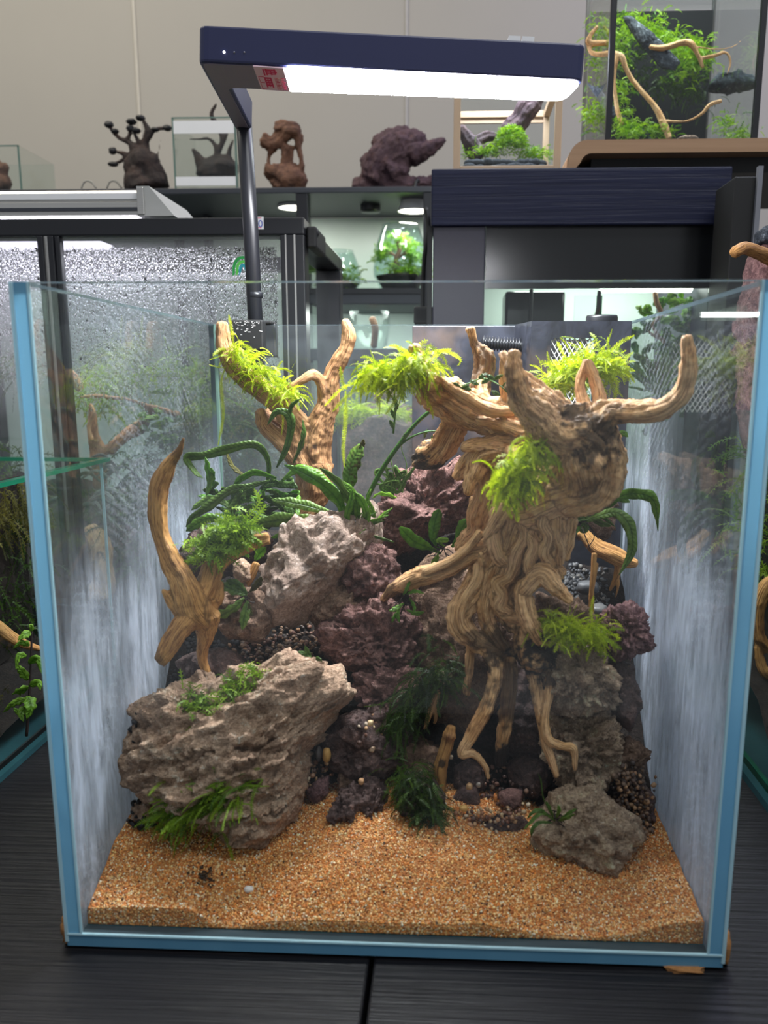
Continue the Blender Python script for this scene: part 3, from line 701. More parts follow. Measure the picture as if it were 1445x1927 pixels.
ROCKS = [
 ('layered_rock', 'largest stone, broad grey-brown layered slab leaning at the lower left of the tank', [(243,1335),(300,1297),(335,1300),(390,1275),(450,1262),(500,1258),(545,1230),(590,1245),(640,1250),(655,1268),(668,1305),(640,1330),(605,1375),(582,1405),(568,1440),(555,1490),(552,1530),(522,1562),(500,1585),(440,1592),(380,1565),(320,1542),(280,1505),(235,1480),(231,1440),(250,1415),(262,1370)], .075, .030, .55, 'strata', 'strata', 7, 3, 1.0),
 ('pale_rock', 'pale pitted stone under the centre fern, lit from above', [(500,1075),(520,1030),(560,990),(610,997),(660,982),(700,955),(722,985),(716,1022),(690,1062),(640,1095),(600,1125),(560,1152),(520,1172),(486,1170),(484,1130)], .150, .026, .75, 'pale_rock', 'pitted', 6, 5, 1.0),
 ('lava_rock', 'upper red-brown lava ridge running up to the curved branch base', [(745,905),(790,882),(830,888),(870,872),(895,878),(888,935),(860,985),(815,1005),(780,1025),(740,1045),(700,1035),(685,985),(715,958),(733,930)], .222, .026, .5, 'lava', 'lava', 6, 8, 1.1),
 ('umber_rock', 'brown-grey stone tucked under the right end of the pale pitted stone', [(590,1125),(650,1085),(690,1055),(742,1060),(765,1100),(735,1140),(690,1165),(640,1190),(605,1195),(585,1160)], .158, .022, .6, 'umber', 'rough', 6, 12, 1.0),
 ('lava_rock', 'rust-red lava lump in the middle below the upper ridge', [(640,1085),(672,1045),(705,1020),(742,1045),(752,1075),(745,1110),(705,1125),(655,1125)], .152, .016, .5, 'lava', 'lava', 5, 15, 1.2),
 ('lava_rock', 'wide crumbly lava boulder at the centre above the layered slab corner', [(598,1185),(660,1150),(715,1135),(770,1150),(800,1195),(785,1245),(740,1268),(690,1262),(640,1250),(605,1230)], .138, .022, .6, 'lava', 'lava', 6, 21, 1.1),
 ('lava_rock', 'small broken lava stone right beside the layered slab tip', [(662,1272),(720,1255),(790,1258),(806,1300),(780,1342),(720,1345),(672,1322)], .122, .016, .5, 'lava', 'lava', 5, 24, 1.3),
 ('wet_rock', 'dark wet rounded stone carrying a heap of tiny pebbles', [(632,1352),(690,1328),(750,1335),(778,1390),(748,1445),(702,1475),(655,1470),(622,1442),(612,1395)], .108, .020, .6, 'darkrock', 'rough', 6, 27, 1.0),
 ('pointed_stone', 'small pointed purple stone at the sand edge beside the layered slab', [(578,1482),(598,1466),(619,1459),(617,1490),(600,1513),(580,1502)], .088, .007, .3, 'purple', 'rough', 5, 31, .8),
 ('sandy_rock', 'low stone dusted with sand in the middle of the sand edge', [(640,1492),(668,1468),(708,1464),(727,1492),(716,1540),(694,1572),(680,1602),(650,1608),(613,1592),(622,1548)], .078, .014, .7, 'darkrock', 'lava', 6, 34, 1.2),
 ('mossy_rock', 'dark stone at the sand edge hidden under the deep green moss', [(742,1495),(770,1458),(820,1468),(845,1520),(838,1562),(792,1578),(758,1548)], .086, .016, .5, 'darkrock', 'rough', 5, 37, 1.0),
 ('brown_rock', 'big shadowed brown stone behind the long left branch of the driftwood', [(775,1115),(840,1065),(905,1080),(965,1190),(958,1320),(885,1390),(815,1345),(782,1230)], .148, .026, .5, 'umber', 'rough', 6, 40, 1.0),
 ('brown_rock', 'shadowed stone deep between the hanging roots', [(930,1240),(1000,1220),(1065,1250),(1070,1400),(1040,1440),(960,1420),(925,1330)], .140, .026, .4, 'darkrock', 'rough', 6, 44, 1.0),
 ('flecked_rock', 'cream-flecked jutting stone below the mossy ledge at right', [(1000,1215),(1060,1195),(1128,1225),(1152,1275),(1152,1328),(1112,1338),(1072,1350),(1040,1320),(1022,1270)], .104, .026, .3, 'tan', 'lava', 6, 48, 1.25),
 ('flecked_rock', 'tall brown-grey stone in the middle of the right-hand stack', [(1030,1335),(1090,1335),(1145,1325),(1162,1380),(1158,1430),(1146,1472),(1100,1495),(1066,1492),(1045,1450),(1018,1400)], .106, .024, .2, 'tan', 'lava', 6, 52, 1.3),
 ('boulder', 'rounded grey boulder at the right resting on the sand', [(998,1565),(1018,1540),(1034,1492),(1075,1478),(1112,1478),(1150,1508),(1200,1540),(1207,1577),(1165,1622),(1148,1640),(1090,1628),(1030,1612),(1003,1597)], .068, .026, .45, 'tan', 'pitted', 6, 56, 1.15),
 ('purple_rock', 'purple lava stone with hollow top beside the right glass wall', [(1138,1150),(1180,1134),(1208,1150),(1224,1215),(1202,1228),(1160,1242),(1142,1220)], .108, .018, .3, 'purple', 'lava', 6, 60, 1.4),
 ('brown_rock', 'dark brown stone under the purple lava stone by the right glass', [(1145,1235),(1188,1250),(1203,1330),(1180,1372),(1150,1350),(1138,1290)], .112, .018, .3, 'darkrock', 'rough', 5, 63, 1.0),
 ('slate_rock', 'flat jagged brown slab sticking out towards the right glass', [(1140,1405),(1180,1385),(1222,1412),(1215,1432),(1175,1462),(1140,1470)], .108, .012, .5, 'umber', 'strata', 5, 66, 1.3),
 ('brown_rock', 'cracked brown stone under the fern at the right rear', [(1042,905),(1100,875),(1150,858),(1172,885),(1156,945),(1152,1005),(1090,1015),(1050,1005)], .200, .022, .4, 'umber', 'strata', 5, 69, 1.2),
 ('grey_rock', 'smooth grey stone lying under the upper left branch of roots', [(765,1100),(800,1058),(850,1032),(892,1040),(880,1085),(800,1128)], .165, .016, .6, 'umber', 'rough', 5, 72, .9),
 ('cube_stone', 'small blocky grey stone below the left moss branch', [(440,1060),(455,1050),(471,1062),(472,1090),(455,1098),(441,1086)], .130, .006, .2, 'strata', 'rough', 4, 75, .8),
 ('brown_rock', 'rough brown stone under the broad-leaved seedling at left', [(405,1120),(450,1095),(500,1110),(520,1170),(490,1205),(430,1200),(400,1170)], .128, .016, .5, 'umber', 'pitted', 5, 78, 1.2),
 ('brown_rock', 'dark stone behind the moss-covered branch at far left', [(345,1050),(390,1000),(450,985),(510,1010),(500,1050),(430,1080),(365,1090)], .160, .020, .5, 'darkrock', 'rough', 5, 81, 1.1),
 ('brown_rock', 'lava stone under the short stub pointing right off the roots', [(1005,1125),(1075,1128),(1125,1165),(1130,1215),(1080,1230),(1015,1215)], .118, .018, .5, 'umber', 'lava', 5, 84, 1.2),
 ('grey_stone', 'small tan stone at the left glass under the layered slab', [(250,1515),(268,1502),(290,1508),(290,1540),(268,1548),(252,1538)], .060, .007, .2, 'strata', 'rough', 4, 87, .8),
 ('red_stone', 'rounded reddish stone behind the bent root', [(855,1442),(880,1428),(908,1440),(914,1478),(882,1500),(855,1482)], .110, .010, .3, 'darkrock', 'rough', 5, 90, .8),
 ('red_stone', 'brick-red blocky stone between the roots and the boulder', [(938,1492),(960,1483),(983,1488),(981,1516),(958,1520),(940,1512)], .090, .008, .3, 'lava', 'rough', 4, 93, .5),
 ('red_stone', 'dark red smooth stone under the hanging twigs at right', [(952,1440),(985,1415),(1030,1425),(1036,1475),(1000,1500),(960,1480)], .112, .013, .3, 'darkrock', 'rough', 5, 96, .8),
 ('red_stone', 'dark rounded stone at the sand edge, right of the standing stick', [(842,1540),(868,1524),(900,1535),(896,1568),(862,1576)], .080, .009, .3, 'darkrock', 'rough', 5, 99, .8),
 ('gravel_rock', 'flat dark stone at the sand edge topped with gravel', [(868,1560),(900,1540),(960,1535),(998,1548),(975,1575),(925,1590),(885,1582)], .078, .012, .8, 'darkrock', 'lava', 5, 102, 1.0),
 ('grey_stone', 'smooth dark grey stone leaning beside the standing stick', [(848,1500),(870,1480),(896,1482),(905,1510),(875,1524),(850,1520)], .094, .009, .3, 'darkrock', 'rough', 4, 105, .7),
 ('umber_rock', 'brown stone in shadow at the foot of the standing stick', [(745,1395),(790,1385),(830,1410),(838,1470),(800,1490),(755,1470)], .112, .016, .4, 'umber', 'rough', 5, 108, 1.0),
 ('grey_stone', 'upright grey stone behind the amber pebble', [(640,1445),(670,1440),(690,1455),(670,1490),(640,1488),(636,1465)], .096, .010, .3, 'umber', 'rough', 4, 111, .8),
 ('brown_rock', 'brown stone half buried at the right wall under the gravel slope', [(1150,1490),(1200,1465),(1228,1500),(1225,1560),(1180,1560),(1150,1530)], .104, .014, .4, 'darkrock', 'rough', 5, 114, .9),
 ('brown_rock', 'brown stone at left below the forked driftwood, half in black soil', [(330,1250),(380,1222),(440,1228),(470,1255),(440,1285),(360,1285)], .118, .014, .6, 'darkrock', 'rough', 5, 117, 1.0),
]
for rk in ROCKS:
    nm, lb_, poly, Yc, th_, lean, mt_, kd, sb, sd, am = rk
    rock(nm, lb_, poly, Yc, th_, lean, mt_, kd, sb, sd, am)

# ================================================================ driftwood
def wood(name, label, strands, mat, voxel, seed=1, amp=1.0, nodes=(), dark=(), cat='driftwood', clip=True, caps=None):
    """strands: lists of (px, py, depth, radius in px); grown as tubes, fused, then grooved along the grain"""
    V = []; F = []; base = 0; CP = []; CT = []; CN = []; CB = []; CS = []; CR = []
    for si, st in enumerate(strands):
        a = np.array(st, float); ctl = np.array([np.append(aY(x, y, Y), r*mpp(Y)) for x, y, Y, r in a])
        c = catmull(ctl, 14); P = c[:, :3]; R = np.maximum(c[:, 3], .0004)
        s = np.concatenate([[0], np.cumsum(np.linalg.norm(np.diff(P, axis=0), axis=1))])
        wob = np.stack([vn(np.stack([s*90, 0*s+si*3.1, 0*s+k], 1), seed+k) for k in range(3)], 1)
        P = P+wob*R[:, None]*.16
        n = 16; T, N, B = frames(P); th = np.arange(n)*2*pi/n
        rr = R[:, None]*(1+.10*np.sin(3*th[None]+si*1.7+s[:, None]*60)+.07*np.sin(5*th[None]+si+s[:, None]*-45))
        rr = rr*(1+.10*vn(np.stack([s*70, 0*s, 0*s+si*5.5], 1), seed+7))[:, None]
        v = (P[:, None]+rr[..., None]*(cos_(th)[None, :, None]*N[:, None]+sin_(th)[None, :, None]*B[:, None])).reshape(-1, 3)
        m = len(v); L = len(P); fa = []
        for i in range(L-1):
            for k in range(n): fa.append((base+i*n+k, base+i*n+(k+1) % n, base+(i+1)*n+(k+1) % n, base+(i+1)*n+k))
        v = np.vstack([v, P[0]-T[0]*R[0]*.35, P[-1]+T[-1]*R[-1]*.35])
        for k in range(n): fa.append((base+(k+1) % n, base+k, base+m)); fa.append((base+(L-1)*n+k, base+(L-1)*n+(k+1) % n, base+m+1))
        V.append(v); F += fa; base += len(v)
        CP.append(P); CT.append(T); CN.append(N); CB.append(B); CS.append(s+si*1.37); CR.append(R)
    for (x, y, Y, r) in nodes:                                                # knots and swellings
        sp, f = ico(3); c = aY(x, y, Y); v = sp*r*mpp(Y)*(1+.2*vn(sp*2+x, seed)[:, None])+c
        V.append(v); F += [tuple(q+base) for q in f]; base += len(v)
    me = raw_mesh(name, np.vstack(V), F); tmp = bpy.data.objects.new('tmp', me); COL.objects.link(tmp)
    rm = tmp.modifiers.new('r', 'REMESH'); rm.mode = 'VOXEL'; rm.voxel_size = voxel
    sm = tmp.modifiers.new('s', 'SMOOTH'); sm.factor = .5; sm.iterations = 3
    dg = bpy.context.evaluated_depsgraph_get(); me2 = bpy.data.meshes.new_from_object(tmp.evaluated_get(dg))
    bpy.data.objects.remove(tmp); bpy.data.meshes.remove(me)
    n = len(me2.vertices); co = np.empty(n*3); me2.vertices.foreach_get('co', co); co = co.reshape(-1, 3)
    no = np.empty(n*3); me2.vertices.foreach_get('normal', no); no = no.reshape(-1, 3)
    CP = np.vstack(CP); CT = np.vstack(CT); CN = np.vstack(CN); CB = np.vstack(CB); CS = np.concatenate(CS); CR = np.concatenate(CR)
    near = np.empty(n, int)
    for i in range(0, n, 4000):
        q = co[i:i+4000]; d2 = np.sqrt(((q[:, None]-CP[None])**2).sum(-1))-CR[None]; near[i:i+4000] = d2.argmin(1)
    dv = co-CP[near]; al = (dv*CT[near]).sum(1); a = (dv*CN[near]).sum(1); b = (dv*CB[near]).sum(1); rad = CR[near]
    rl = np.sqrt(a*a+b*b)+1e-9; s = CS[near]+al
    ref = np.maximum(rad, .002)
    g = np.stack([a/rl*ref*.9, b/rl*ref*.9, s], 1)
    q = np.stack([a/rl*1.9, b/rl*1.9, s*24], 1); q2 = np.stack([a/rl*ref*520, b/rl*ref*520, s*30], 1)
    q3 = co*150
    q2b = np.stack([a/rl*ref*1100, b/rl*ref*1100, s*55], 1)
    d = .17*fbm(q, 3, seed)+.055*(1-abs(fbm(q2, 2, seed+4))*1.6)+.075*fbm(q2b, 2, seed+6)+.10*fbm(co*260, 3, seed+8)
    kn = worley(q3*np.array([1, 1, 1]), seed+9); d = d+.14*np.clip(.30-kn, 0, 1)*3
    co = co+no*(d*np.clip(rad, .0006, .008)*amp)[:, None]
    if clip: co[:, 0] = np.clip(co[:, 0], -XI+.0006, XI-.0006); co[:, 1] = np.clip(co[:, 1], TG+.001, .2775)
    me2.vertices.foreach_set('co', co.ravel())
    at = me2.attributes.new('grain', 'FLOAT_VECTOR', 'POINT'); at.data.foreach_set('vector', g.ravel())
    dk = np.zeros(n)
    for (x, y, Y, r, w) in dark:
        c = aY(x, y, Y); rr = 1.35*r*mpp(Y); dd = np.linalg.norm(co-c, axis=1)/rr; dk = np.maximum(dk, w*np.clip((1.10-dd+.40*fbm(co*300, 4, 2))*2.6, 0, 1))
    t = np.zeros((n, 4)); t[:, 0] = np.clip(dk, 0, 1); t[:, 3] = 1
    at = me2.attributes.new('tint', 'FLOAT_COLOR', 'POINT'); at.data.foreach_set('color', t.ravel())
    me2.materials.clear(); me2.materials.append(M[mat]); me2.polygons.foreach_set('use_smooth', np.ones(len(me2.polygons), bool)); me2.update()
    me2.name = name; o = put(name, me2); c = co.mean(0); c[2] = co[:, 2].min()
    me2.transform(Matrix.Translation(Vector(-c))); o.location = Vector(c)
    return tag(o, label, cat)
MAIN = [
 [(967,662,.062,10),(969,700,.060,17),(985,752,.060,25),(1022,795,.062,36),(1075,825,.070,56),(1098,880,.078,60),(1055,920,.088,50),(985,950,.097,44)],
 [(944,664,.078,8),(966,695,.073,13),(1005,735,.070,20),(1050,768,.068,30),(1090,812,.070,44)],
 [(1290,632,.0445,10),(1293,690,.046,15),(1284,735,.049,17),(1250,768,.052,18),(1200,779,.056,20),(1150,777,.060,25),(1112,808,.066,36),(1090,850,.070,48)],
 [(1104,678,.086,7),(1118,715,.084,9),(1130,758,.080,13),(1127,805,.073,22)],
 [(1104,678,.086,7),(1091,722,.087,9),(1100,762,.083,11),(1120,800,.075,18)],
 [(1115,780,.066,30),(1130,840,.070,44),(1120,900,.077,48),(1060,925,.085,44)],
 [(1000,860,.098,40),(975,940,.098,42),(935,1050,.100,34),(900,1110,.098,26),(868,1148,.095,22),(872,1185,.092,20),(915,1218,.090,17),(968,1229,.088,7)],
 [(985,960,.100,30),(935,1060,.096,22),(917,1125,.093,17),(917,1175,.091,15),(945,1220,.089,13)],
 [(1045,940,.092,30),(1042,1005,.092,28),(1035,1055,.092,24),(1050,1078,.092,13)],
 [(1060,930,.095,24),(1062,1000,.096,20),(1050,1050,.097,18)],
 [(1000,960,.104,36),(1000,1060,.102,30),(968,1110,.098,19),(953,1150,.094,19),(972,1182,.092,16)],
 [(985,995,.090,7),(1004,1022,.087,11),(994,1060,.086,11),(1000,1088,.085,13),(983,1112,.084,16),(990,1150,.083,17),(1006,1190,.084,16),(1040,1230,.087,15)],
 [(983,1112,.084,15),(1018,1080,.082,19),(1045,1100,.079,17),(1076,1134,.076,7)],
 [(955,1040,.098,22),(950,1085,.094,18),(940,1120,.092,16),(965,1165,.091,14)],
 [(980,1010,.097,20),(960,1070,.092,17),(935,1110,.090,16),(948,1150,.089,15),(985,1165,.089,12)],
 [(935,1030,.100,24),(885,1042,.100,18),(830,1070,.102,17),(782,1086,.106,17),(745,1106,.116,12),(720,1130,.128,7)],
 [(780,650,.120,11),(798,700,.122,18),(820,735,.125,30),(875,760,.128,33),(935,782,.128,37),(1000,800,.118,42),(1050,840,.100,48)],
 [(820,748,.128,26),(880,790,.132,22),(940,812,.130,26),(1000,850,.115,36)],
 [(868,842,.118,8),(898,836,.118,13),(955,838,.116,20),(1000,860,.110,26)],
 [(880,930,.118,8),(888,890,.120,16),(915,860,.120,22),(960,850,.118,26)],
 [(912,860,.135,22),(915,920,.136,23),(905,980,.138,24),(885,1020,.140,20),(868,1040,.142,12)],
 [(860,900,.130,9),(880,878,.130,16),(905,862,.130,20)],
 [(885,618,.160,8),(893,648,.160,9),(907,675,.160,19),(905,712,.158,17),(903,750,.150,18),(915,785,.138,20)],
 [(945,676,.118,5),(950,722,.120,9),(962,770,.122,14)],
 [(872,765,.135,22),(852,800,.142,24),(832,838,.150,25),(803,864,.158,22),(782,872,.164,11)],
 [(890,1190,.097,9),(882,1250,.096,9),(878,1308,.095,8)],
 [(925,1228,.090,20),(930,1272,.087,14),(915,1330,.084,13),(885,1385,.081,12),(867,1420,.079,8),(890,1419,.079,8),(912,1440,.081,6),(919,1465,.082,4)],
 [(960,1225,.100,13),(955,1330,.100,14),(945,1390,.100,13),(940,1440,.101,11)],
 [(1000,1240,.090,14),(1010,1310,.086,10),(1020,1360,.083,9),(1030,1410,.079,9),(1048,1462,.076,6)],
 [(1035,1235,.088,14),(1034,1300,.084,9),(1026,1350,.081,9),(1031,1388,.078,10),(1058,1404,.076,8),(1080,1409,.075,8),(1083,1450,.075,4)],
 [(985,1180,.088,16),(998,1235,.086,28),(1030,1242,.084,24)],
 [(940,960,.090,12),(926,1000,.089,13),(934,1040,.088,13),(948,1058,.088,10)],
 [(968,965,.090,11),(985,1005,.089,9),(970,1040,.088,11),(955,1082,.087,10),(934,1098,.087,11),(944,1120,.086,11),(937,1140,.086,12),(958,1152,.087,8)],
 [(1030,945,.080,10),(1020,985,.082,9),(1031,1010,.083,10),(1024,1040,.084,10),(1040,1062,.086,9)],
 [(1050,950,.082,9),(1047,1005,.084,9),(1054,1030,.085,9),(1052,1060,.087,10)],
 [(905,1000,.094,9),(885,1028,.094,9),(850,1056,.096,8),(800,1078,.1,7)],
 [(900,1062,.094,9),(897,1092,.091,10),(880,1118,.089,9),(864,1150,.087,9),(868,1180,.086,8),(890,1205,.086,8)],
 [(1000,900,.084,16),(970,930,.084,13),(940,975,.086,12),(915,1010,.089,10)],
 [(830,715,.115,9),(870,745,.112,12),(920,772,.110,11),(965,775,.108,9)],
 [(900,790,.118,10),(950,800,.112,12),(1000,815,.100,14)],
]
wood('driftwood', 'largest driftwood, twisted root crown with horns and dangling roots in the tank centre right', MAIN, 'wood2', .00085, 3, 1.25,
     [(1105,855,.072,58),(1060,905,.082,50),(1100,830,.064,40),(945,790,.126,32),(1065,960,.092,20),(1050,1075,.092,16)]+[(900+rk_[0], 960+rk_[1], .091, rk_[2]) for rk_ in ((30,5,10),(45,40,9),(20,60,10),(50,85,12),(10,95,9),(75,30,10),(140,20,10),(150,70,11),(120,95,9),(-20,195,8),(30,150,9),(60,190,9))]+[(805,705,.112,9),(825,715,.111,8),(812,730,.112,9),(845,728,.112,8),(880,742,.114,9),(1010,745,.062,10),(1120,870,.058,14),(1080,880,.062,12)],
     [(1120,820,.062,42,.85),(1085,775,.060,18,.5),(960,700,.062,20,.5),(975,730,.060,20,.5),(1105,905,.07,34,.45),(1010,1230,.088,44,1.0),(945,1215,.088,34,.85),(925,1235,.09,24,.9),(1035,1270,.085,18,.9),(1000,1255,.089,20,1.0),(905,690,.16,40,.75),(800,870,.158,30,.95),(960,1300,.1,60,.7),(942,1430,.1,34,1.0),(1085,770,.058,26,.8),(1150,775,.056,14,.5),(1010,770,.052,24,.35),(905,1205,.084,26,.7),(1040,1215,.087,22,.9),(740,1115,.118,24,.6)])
wood('driftwood', 'pale forked driftwood with two horns at the tank rear left', [
 [(417,608,.215,11),(420,650,.215,15),(440,690,.216,17),(480,722,.218,18),(530,765,.220,20),(562,800,.224,23),(575,850,.228,28),(592,900,.230,32),(577,950,.228,24),(545,978,.224,16)],
 [(650,602,.225,7),(655,625,.225,13),(650,660,.225,13),(625,705,.226,15),(618,760,.227,19),(600,810,.228,25),(592,860,.230,31),(590,920,.23,30)],
 [(541,732,.212,5),(566,717,.213,7),(590,705,.217,9),(606,725,.221,9),(613,762,.226,12)],
 [(490,772,.220,10),(500,800,.222,14),(530,830,.224,16),(565,865,.227,22)],
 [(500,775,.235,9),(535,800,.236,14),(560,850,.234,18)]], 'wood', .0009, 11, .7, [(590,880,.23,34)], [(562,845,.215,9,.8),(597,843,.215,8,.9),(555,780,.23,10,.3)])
wood('driftwood', 'forked golden driftwood standing against the left glass', [
 [(346,823,.0895,3),(336,850,.090,8),(310,886,.092,15),(299,930,.092,16),(300,990,.092,17),(318,1050,.091,20),(345,1100,.090,26),(362,1140,.090,30),(378,1162,.092,28)],
 [(506,1010,.116,12),(460,1024,.111,15),(420,1045,.106,18),(395,1082,.100,20),(377,1130,.095,24),(366,1160,.092,28)],
 [(365,1150,.090,26),(336,1188,.084,20),(315,1225,.080,17),(300,1246,.078,12)],
 [(388,1150,.095,30),(388,1190,.098,17),(380,1230,.100,11),(392,1275,.100,8)],
 [(335,1150,.089,16),(318,1128,.087,10),(306,1110,.085,5)],
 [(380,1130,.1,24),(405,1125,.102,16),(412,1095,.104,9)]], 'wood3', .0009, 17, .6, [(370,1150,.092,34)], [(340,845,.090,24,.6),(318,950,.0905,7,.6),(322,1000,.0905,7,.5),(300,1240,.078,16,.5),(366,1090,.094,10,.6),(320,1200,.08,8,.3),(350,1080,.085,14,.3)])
wood('driftwood_branch', 'short tan branch with hanging rootlets by the right glass under the fern', [
 [(1092,998,.176,12),(1128,1034,.172,15),(1165,1052,.170,15),(1198,1062,.168,8)],
 [(1165,1055,.170,9),(1160,1082,.171,6),(1148,1112,.172,3)],[(1160,1082,.171,4),(1163,1100,.170,3),(1158,1125,.170,1.6)]], 'wood3', .0007, 23, .5)
wood('stick', 'thin upright twig standing behind the right moss ledge', [[(1118,1042,.120,5.5),(1114,1095,.119,5),(1112,1155,.118,5)],[(1125,1060,.12,2),(1119,1090,.119,2.5),(1115,1110,.119,3)]], 'wood3', .00045, 29, .4, cat='stick')
wood('stick', 'thick short stick standing upright on the stones at the centre', [[(850,1366,.090,9),(842,1400,.089,13),(829,1445,.088,13),(828,1478,.088,10),(829,1506,.088,8)]], 'wood3', .0006, 31, .6, [(846,1385,.088,13)], [(831,1438,.0845,8,.9),(829,1500,.088,5,.4)], cat='stick')
wood('stick', 'splintered brown twig end leaning left of the standing stick', [[(826,1300,.100,7),(812,1330,.098,8),(798,1372,.095,3)],[(815,1325,.098,5),(820,1350,.097,4),(817,1362,.097,3)]], 'wood', .0005, 37, .5, cat='stick')
wood('stick', 'short golden stick wedged in front of the block stone at left', [[(484,1060,.133,7),(472,1085,.131,8),(462,1105,.130,6)]], 'wood3', .0006, 41, .5, cat='stick')

# ================================================================ gravel and pebbles
GB = ico(1)
def gravel(label, spots, n, rpx, cols, wts, seed, name='gravel', onm=False):
    rg = np.random.default_rng(seed); P = []; R = []
    for _ in range(n):
        x, y, Yd, sx, sy = spots[rg.integers(len(spots))]
        xx = x+rg.normal()*sx; yy = y+rg.normal()*sy
        p = mound_ray(xx, yy) if Yd is None else aY(xx, yy, Yd+rg.normal()*.003-(yy-y)*.00014)
        r = rpx*mpp(p[1])*rg.uniform(.6, 1.3)
        if abs(p[0]) > XI-.001-r: continue
        P.append(p); R.append(r)
    P = np.array(P); t = pick_cols(len(P), cols, wts, rg, .15)
    o = put(name, grain_mesh(name, P, np.array(R), t, M['pebble'] if name == 'gravel' else M['soil'], GB, .3, seed)); return tag(o, label, name, kind='stuff')
WARM = [(170,130,100),(190,150,110),(130,90,74),(204,176,140),(150,100,70),(100,76,68),(216,196,170)]; WW = [5,5,5,3,4,4,2]
BLK = [(26,26,30),(40,40,44),(18,18,20),(58,54,54)]; BW = [4,3,4,1]
gravel('black soil granules against the left glass below the forked driftwood', [(320,1250,None,22,26),(290,1290,None,14,16),(350,1200,None,20,20),(400,1205,None,24,14),(350,1285,None,40,8)], 420, 5.5, BLK, BW, 1, 'soil')
gravel('black soil granules trickling down left of the layered slab', [(252,1385,.066,7,22),(243,1425,.063,6,14),(258,1530,.058,10,12),(275,1555,.055,14,5)], 120, 5.5, BLK, BW, 2, 'soil')
gravel('mixed brown gravel in the hollow above the layered slab', [(480,1215,None,45,18),(540,1190,None,35,18),(560,1225,None,25,10),(510,1240,None,40,8)], 380, 5.0, [(90,70,58),(130,100,74),(150,110,76),(60,50,46),(110,76,62)], [4,4,2,4,4], 3)
gravel('tiny tan pebbles heaped on the dark wet stone', [(690,1368,.094,18,10),(700,1375,.093,16,10)], 46, 4.5, WARM, WW, 4)
gravel('brown gravel slope against the right glass beside the boulder', [(1190,1490,.088,16,28),(1200,1530,.084,12,22),(1175,1470,.088,14,14),(1210,1560,.080,8,10),(1170,1520,.086,12,20)], 460, 4.6, [(120,96,78),(150,112,82),(96,76,66),(180,140,104),(70,60,56)], [4,4,4,2,3], 5)
gravel('gravel heap on the flat dark stone at the sand edge', [(920,1545,.066,28,9),(955,1535,.069,22,8),(900,1535,.070,14,8)], 90, 4.5, WARM, WW, 6)
gravel('grey river pebbles in the dark corner behind the upright twig', [(1085,1110,None,22,18),(1110,1100,None,26,22),(1130,1140,None,16,18),(1075,1090,None,12,10)], 320, 4.6, [(74,76,80),(96,96,96),(54,56,60),(120,116,110)], [4,3,4,1], 7)
gravel('brown gravel beside the pointed purple stone', [(590,1450,.092,10,10),(575,1470,.09,10,8),(610,1445,.094,12,8)], 50, 4.5, WARM, WW, 8)
gravel('reddish gravel scattered among the shadowed stones', [(790,1460,None,40,22),(920,1480,.104,24,22),(700,1300,None,40,14),(960,1490,.1,30,12)], 220, 4.5, [(90,66,60),(120,86,74),(60,46,44),(140,110,90)], [4,3,3,1], 9)
def pebble(x, y, Yd, rx, ry, col, label, name='pebble', seed=1, group=None):
    v, f = ico(3); s = mpp(Yd); q = np.sign(v)*np.abs(v)**.85*np.array([rx, (rx+ry)/2, ry])*s*(1+.16*fbm(v*1.3+seed*3.7, 3, seed)[:, None])
    p = aY(x, y, Yd)
    if Yd < .05:
        for yy in np.linspace(.008, .10, 300):
            q_ = aY(x, y, yy)
            if q_[2] <= sand_h(np.array([q_[0]]), np.array([yy]))[0]+ry*mpp(yy)*.6: p = q_; break
    p0 = p.copy(); t = np.tile(np.array(sl(col)), (len(v), 1))
    me = raw_mesh(name, q, f, M['pebble'], True, tint=t); o = put(name, me); o.location = Vector(p0); return tag(o, label, 'pebble', group)
for a in [(468,1673,.0335,10,6.5,(236,228,222),'white pebble alone on the front sand','pebble',1),
          (615,1420,.088,8,15,(214,166,96),'amber upright pebble between the layered slab and wet stone','pebble',2),
          (600,1418,.090,7,15,(90,84,84),'dark grey upright pebble left of the amber one','pebble',3),
          (561,1374,.071,9,7,(218,170,120),'upper orange-tan pebble of two on the layered slab','pebble',4),
          (571,1388,.069,8,7,(190,130,96),'lower brown pebble of two on the layered slab','pebble',5),
          (872,1521,.072,8,6.5,(222,176,104),'golden pebble on the dark stone right of the standing stick','pebble',6),
          (883,1480,.084,7,7,(196,156,112),'tan round pebble above the golden one among dark stones','pebble',7),
          (900,1477,.088,5,5.5,(160,150,140),'small grey pebble next to the tan round one','pebble',8),
          (932,1502,.080,4,9,(196,120,60),'thin orange upright pebble beside the brick-red stone','pebble',9),
          (697,1361,.0865,6,6,(228,196,150),'largest cream pebble on the wet stone heap','pebble',10),
          (700,1409,.0855,7,6,(180,150,124),'pale tan pebble low on the wet stone','pebble',11),
          (680,1471,.0770,6,7,(196,150,108),'tan pebble on top of the sand-dusted stone','pebble',12),
          (849,1425,.096,4,4.5,(206,186,160),'tiny cream pebble right of the standing stick','pebble',13),
          (1105,1105,.170,22,14,(78,80,84),'large flat grey river stone in the dark right corner','pebble',14),
          (1125,1150,.160,18,15,(86,86,86),'rounded grey river stone lower in the dark right corner','pebble',15)]: pebble(*a)
rgp = np.random.default_rng(12)
o = put('debris', grain_mesh('debris', np.array([aZ(385+rgp.normal()*14, 1648+rgp.normal()*8, .0245) for _ in range(60)]), rgp.uniform(.0003, .0012, 60), pick_cols(60, [(48,36,26),(70,50,34)], [1,1], rgp), M['soil'], None, .6, 4)); tag(o, 'small patch of dark plant debris lying on the front sand', 'debris', kind='stuff')
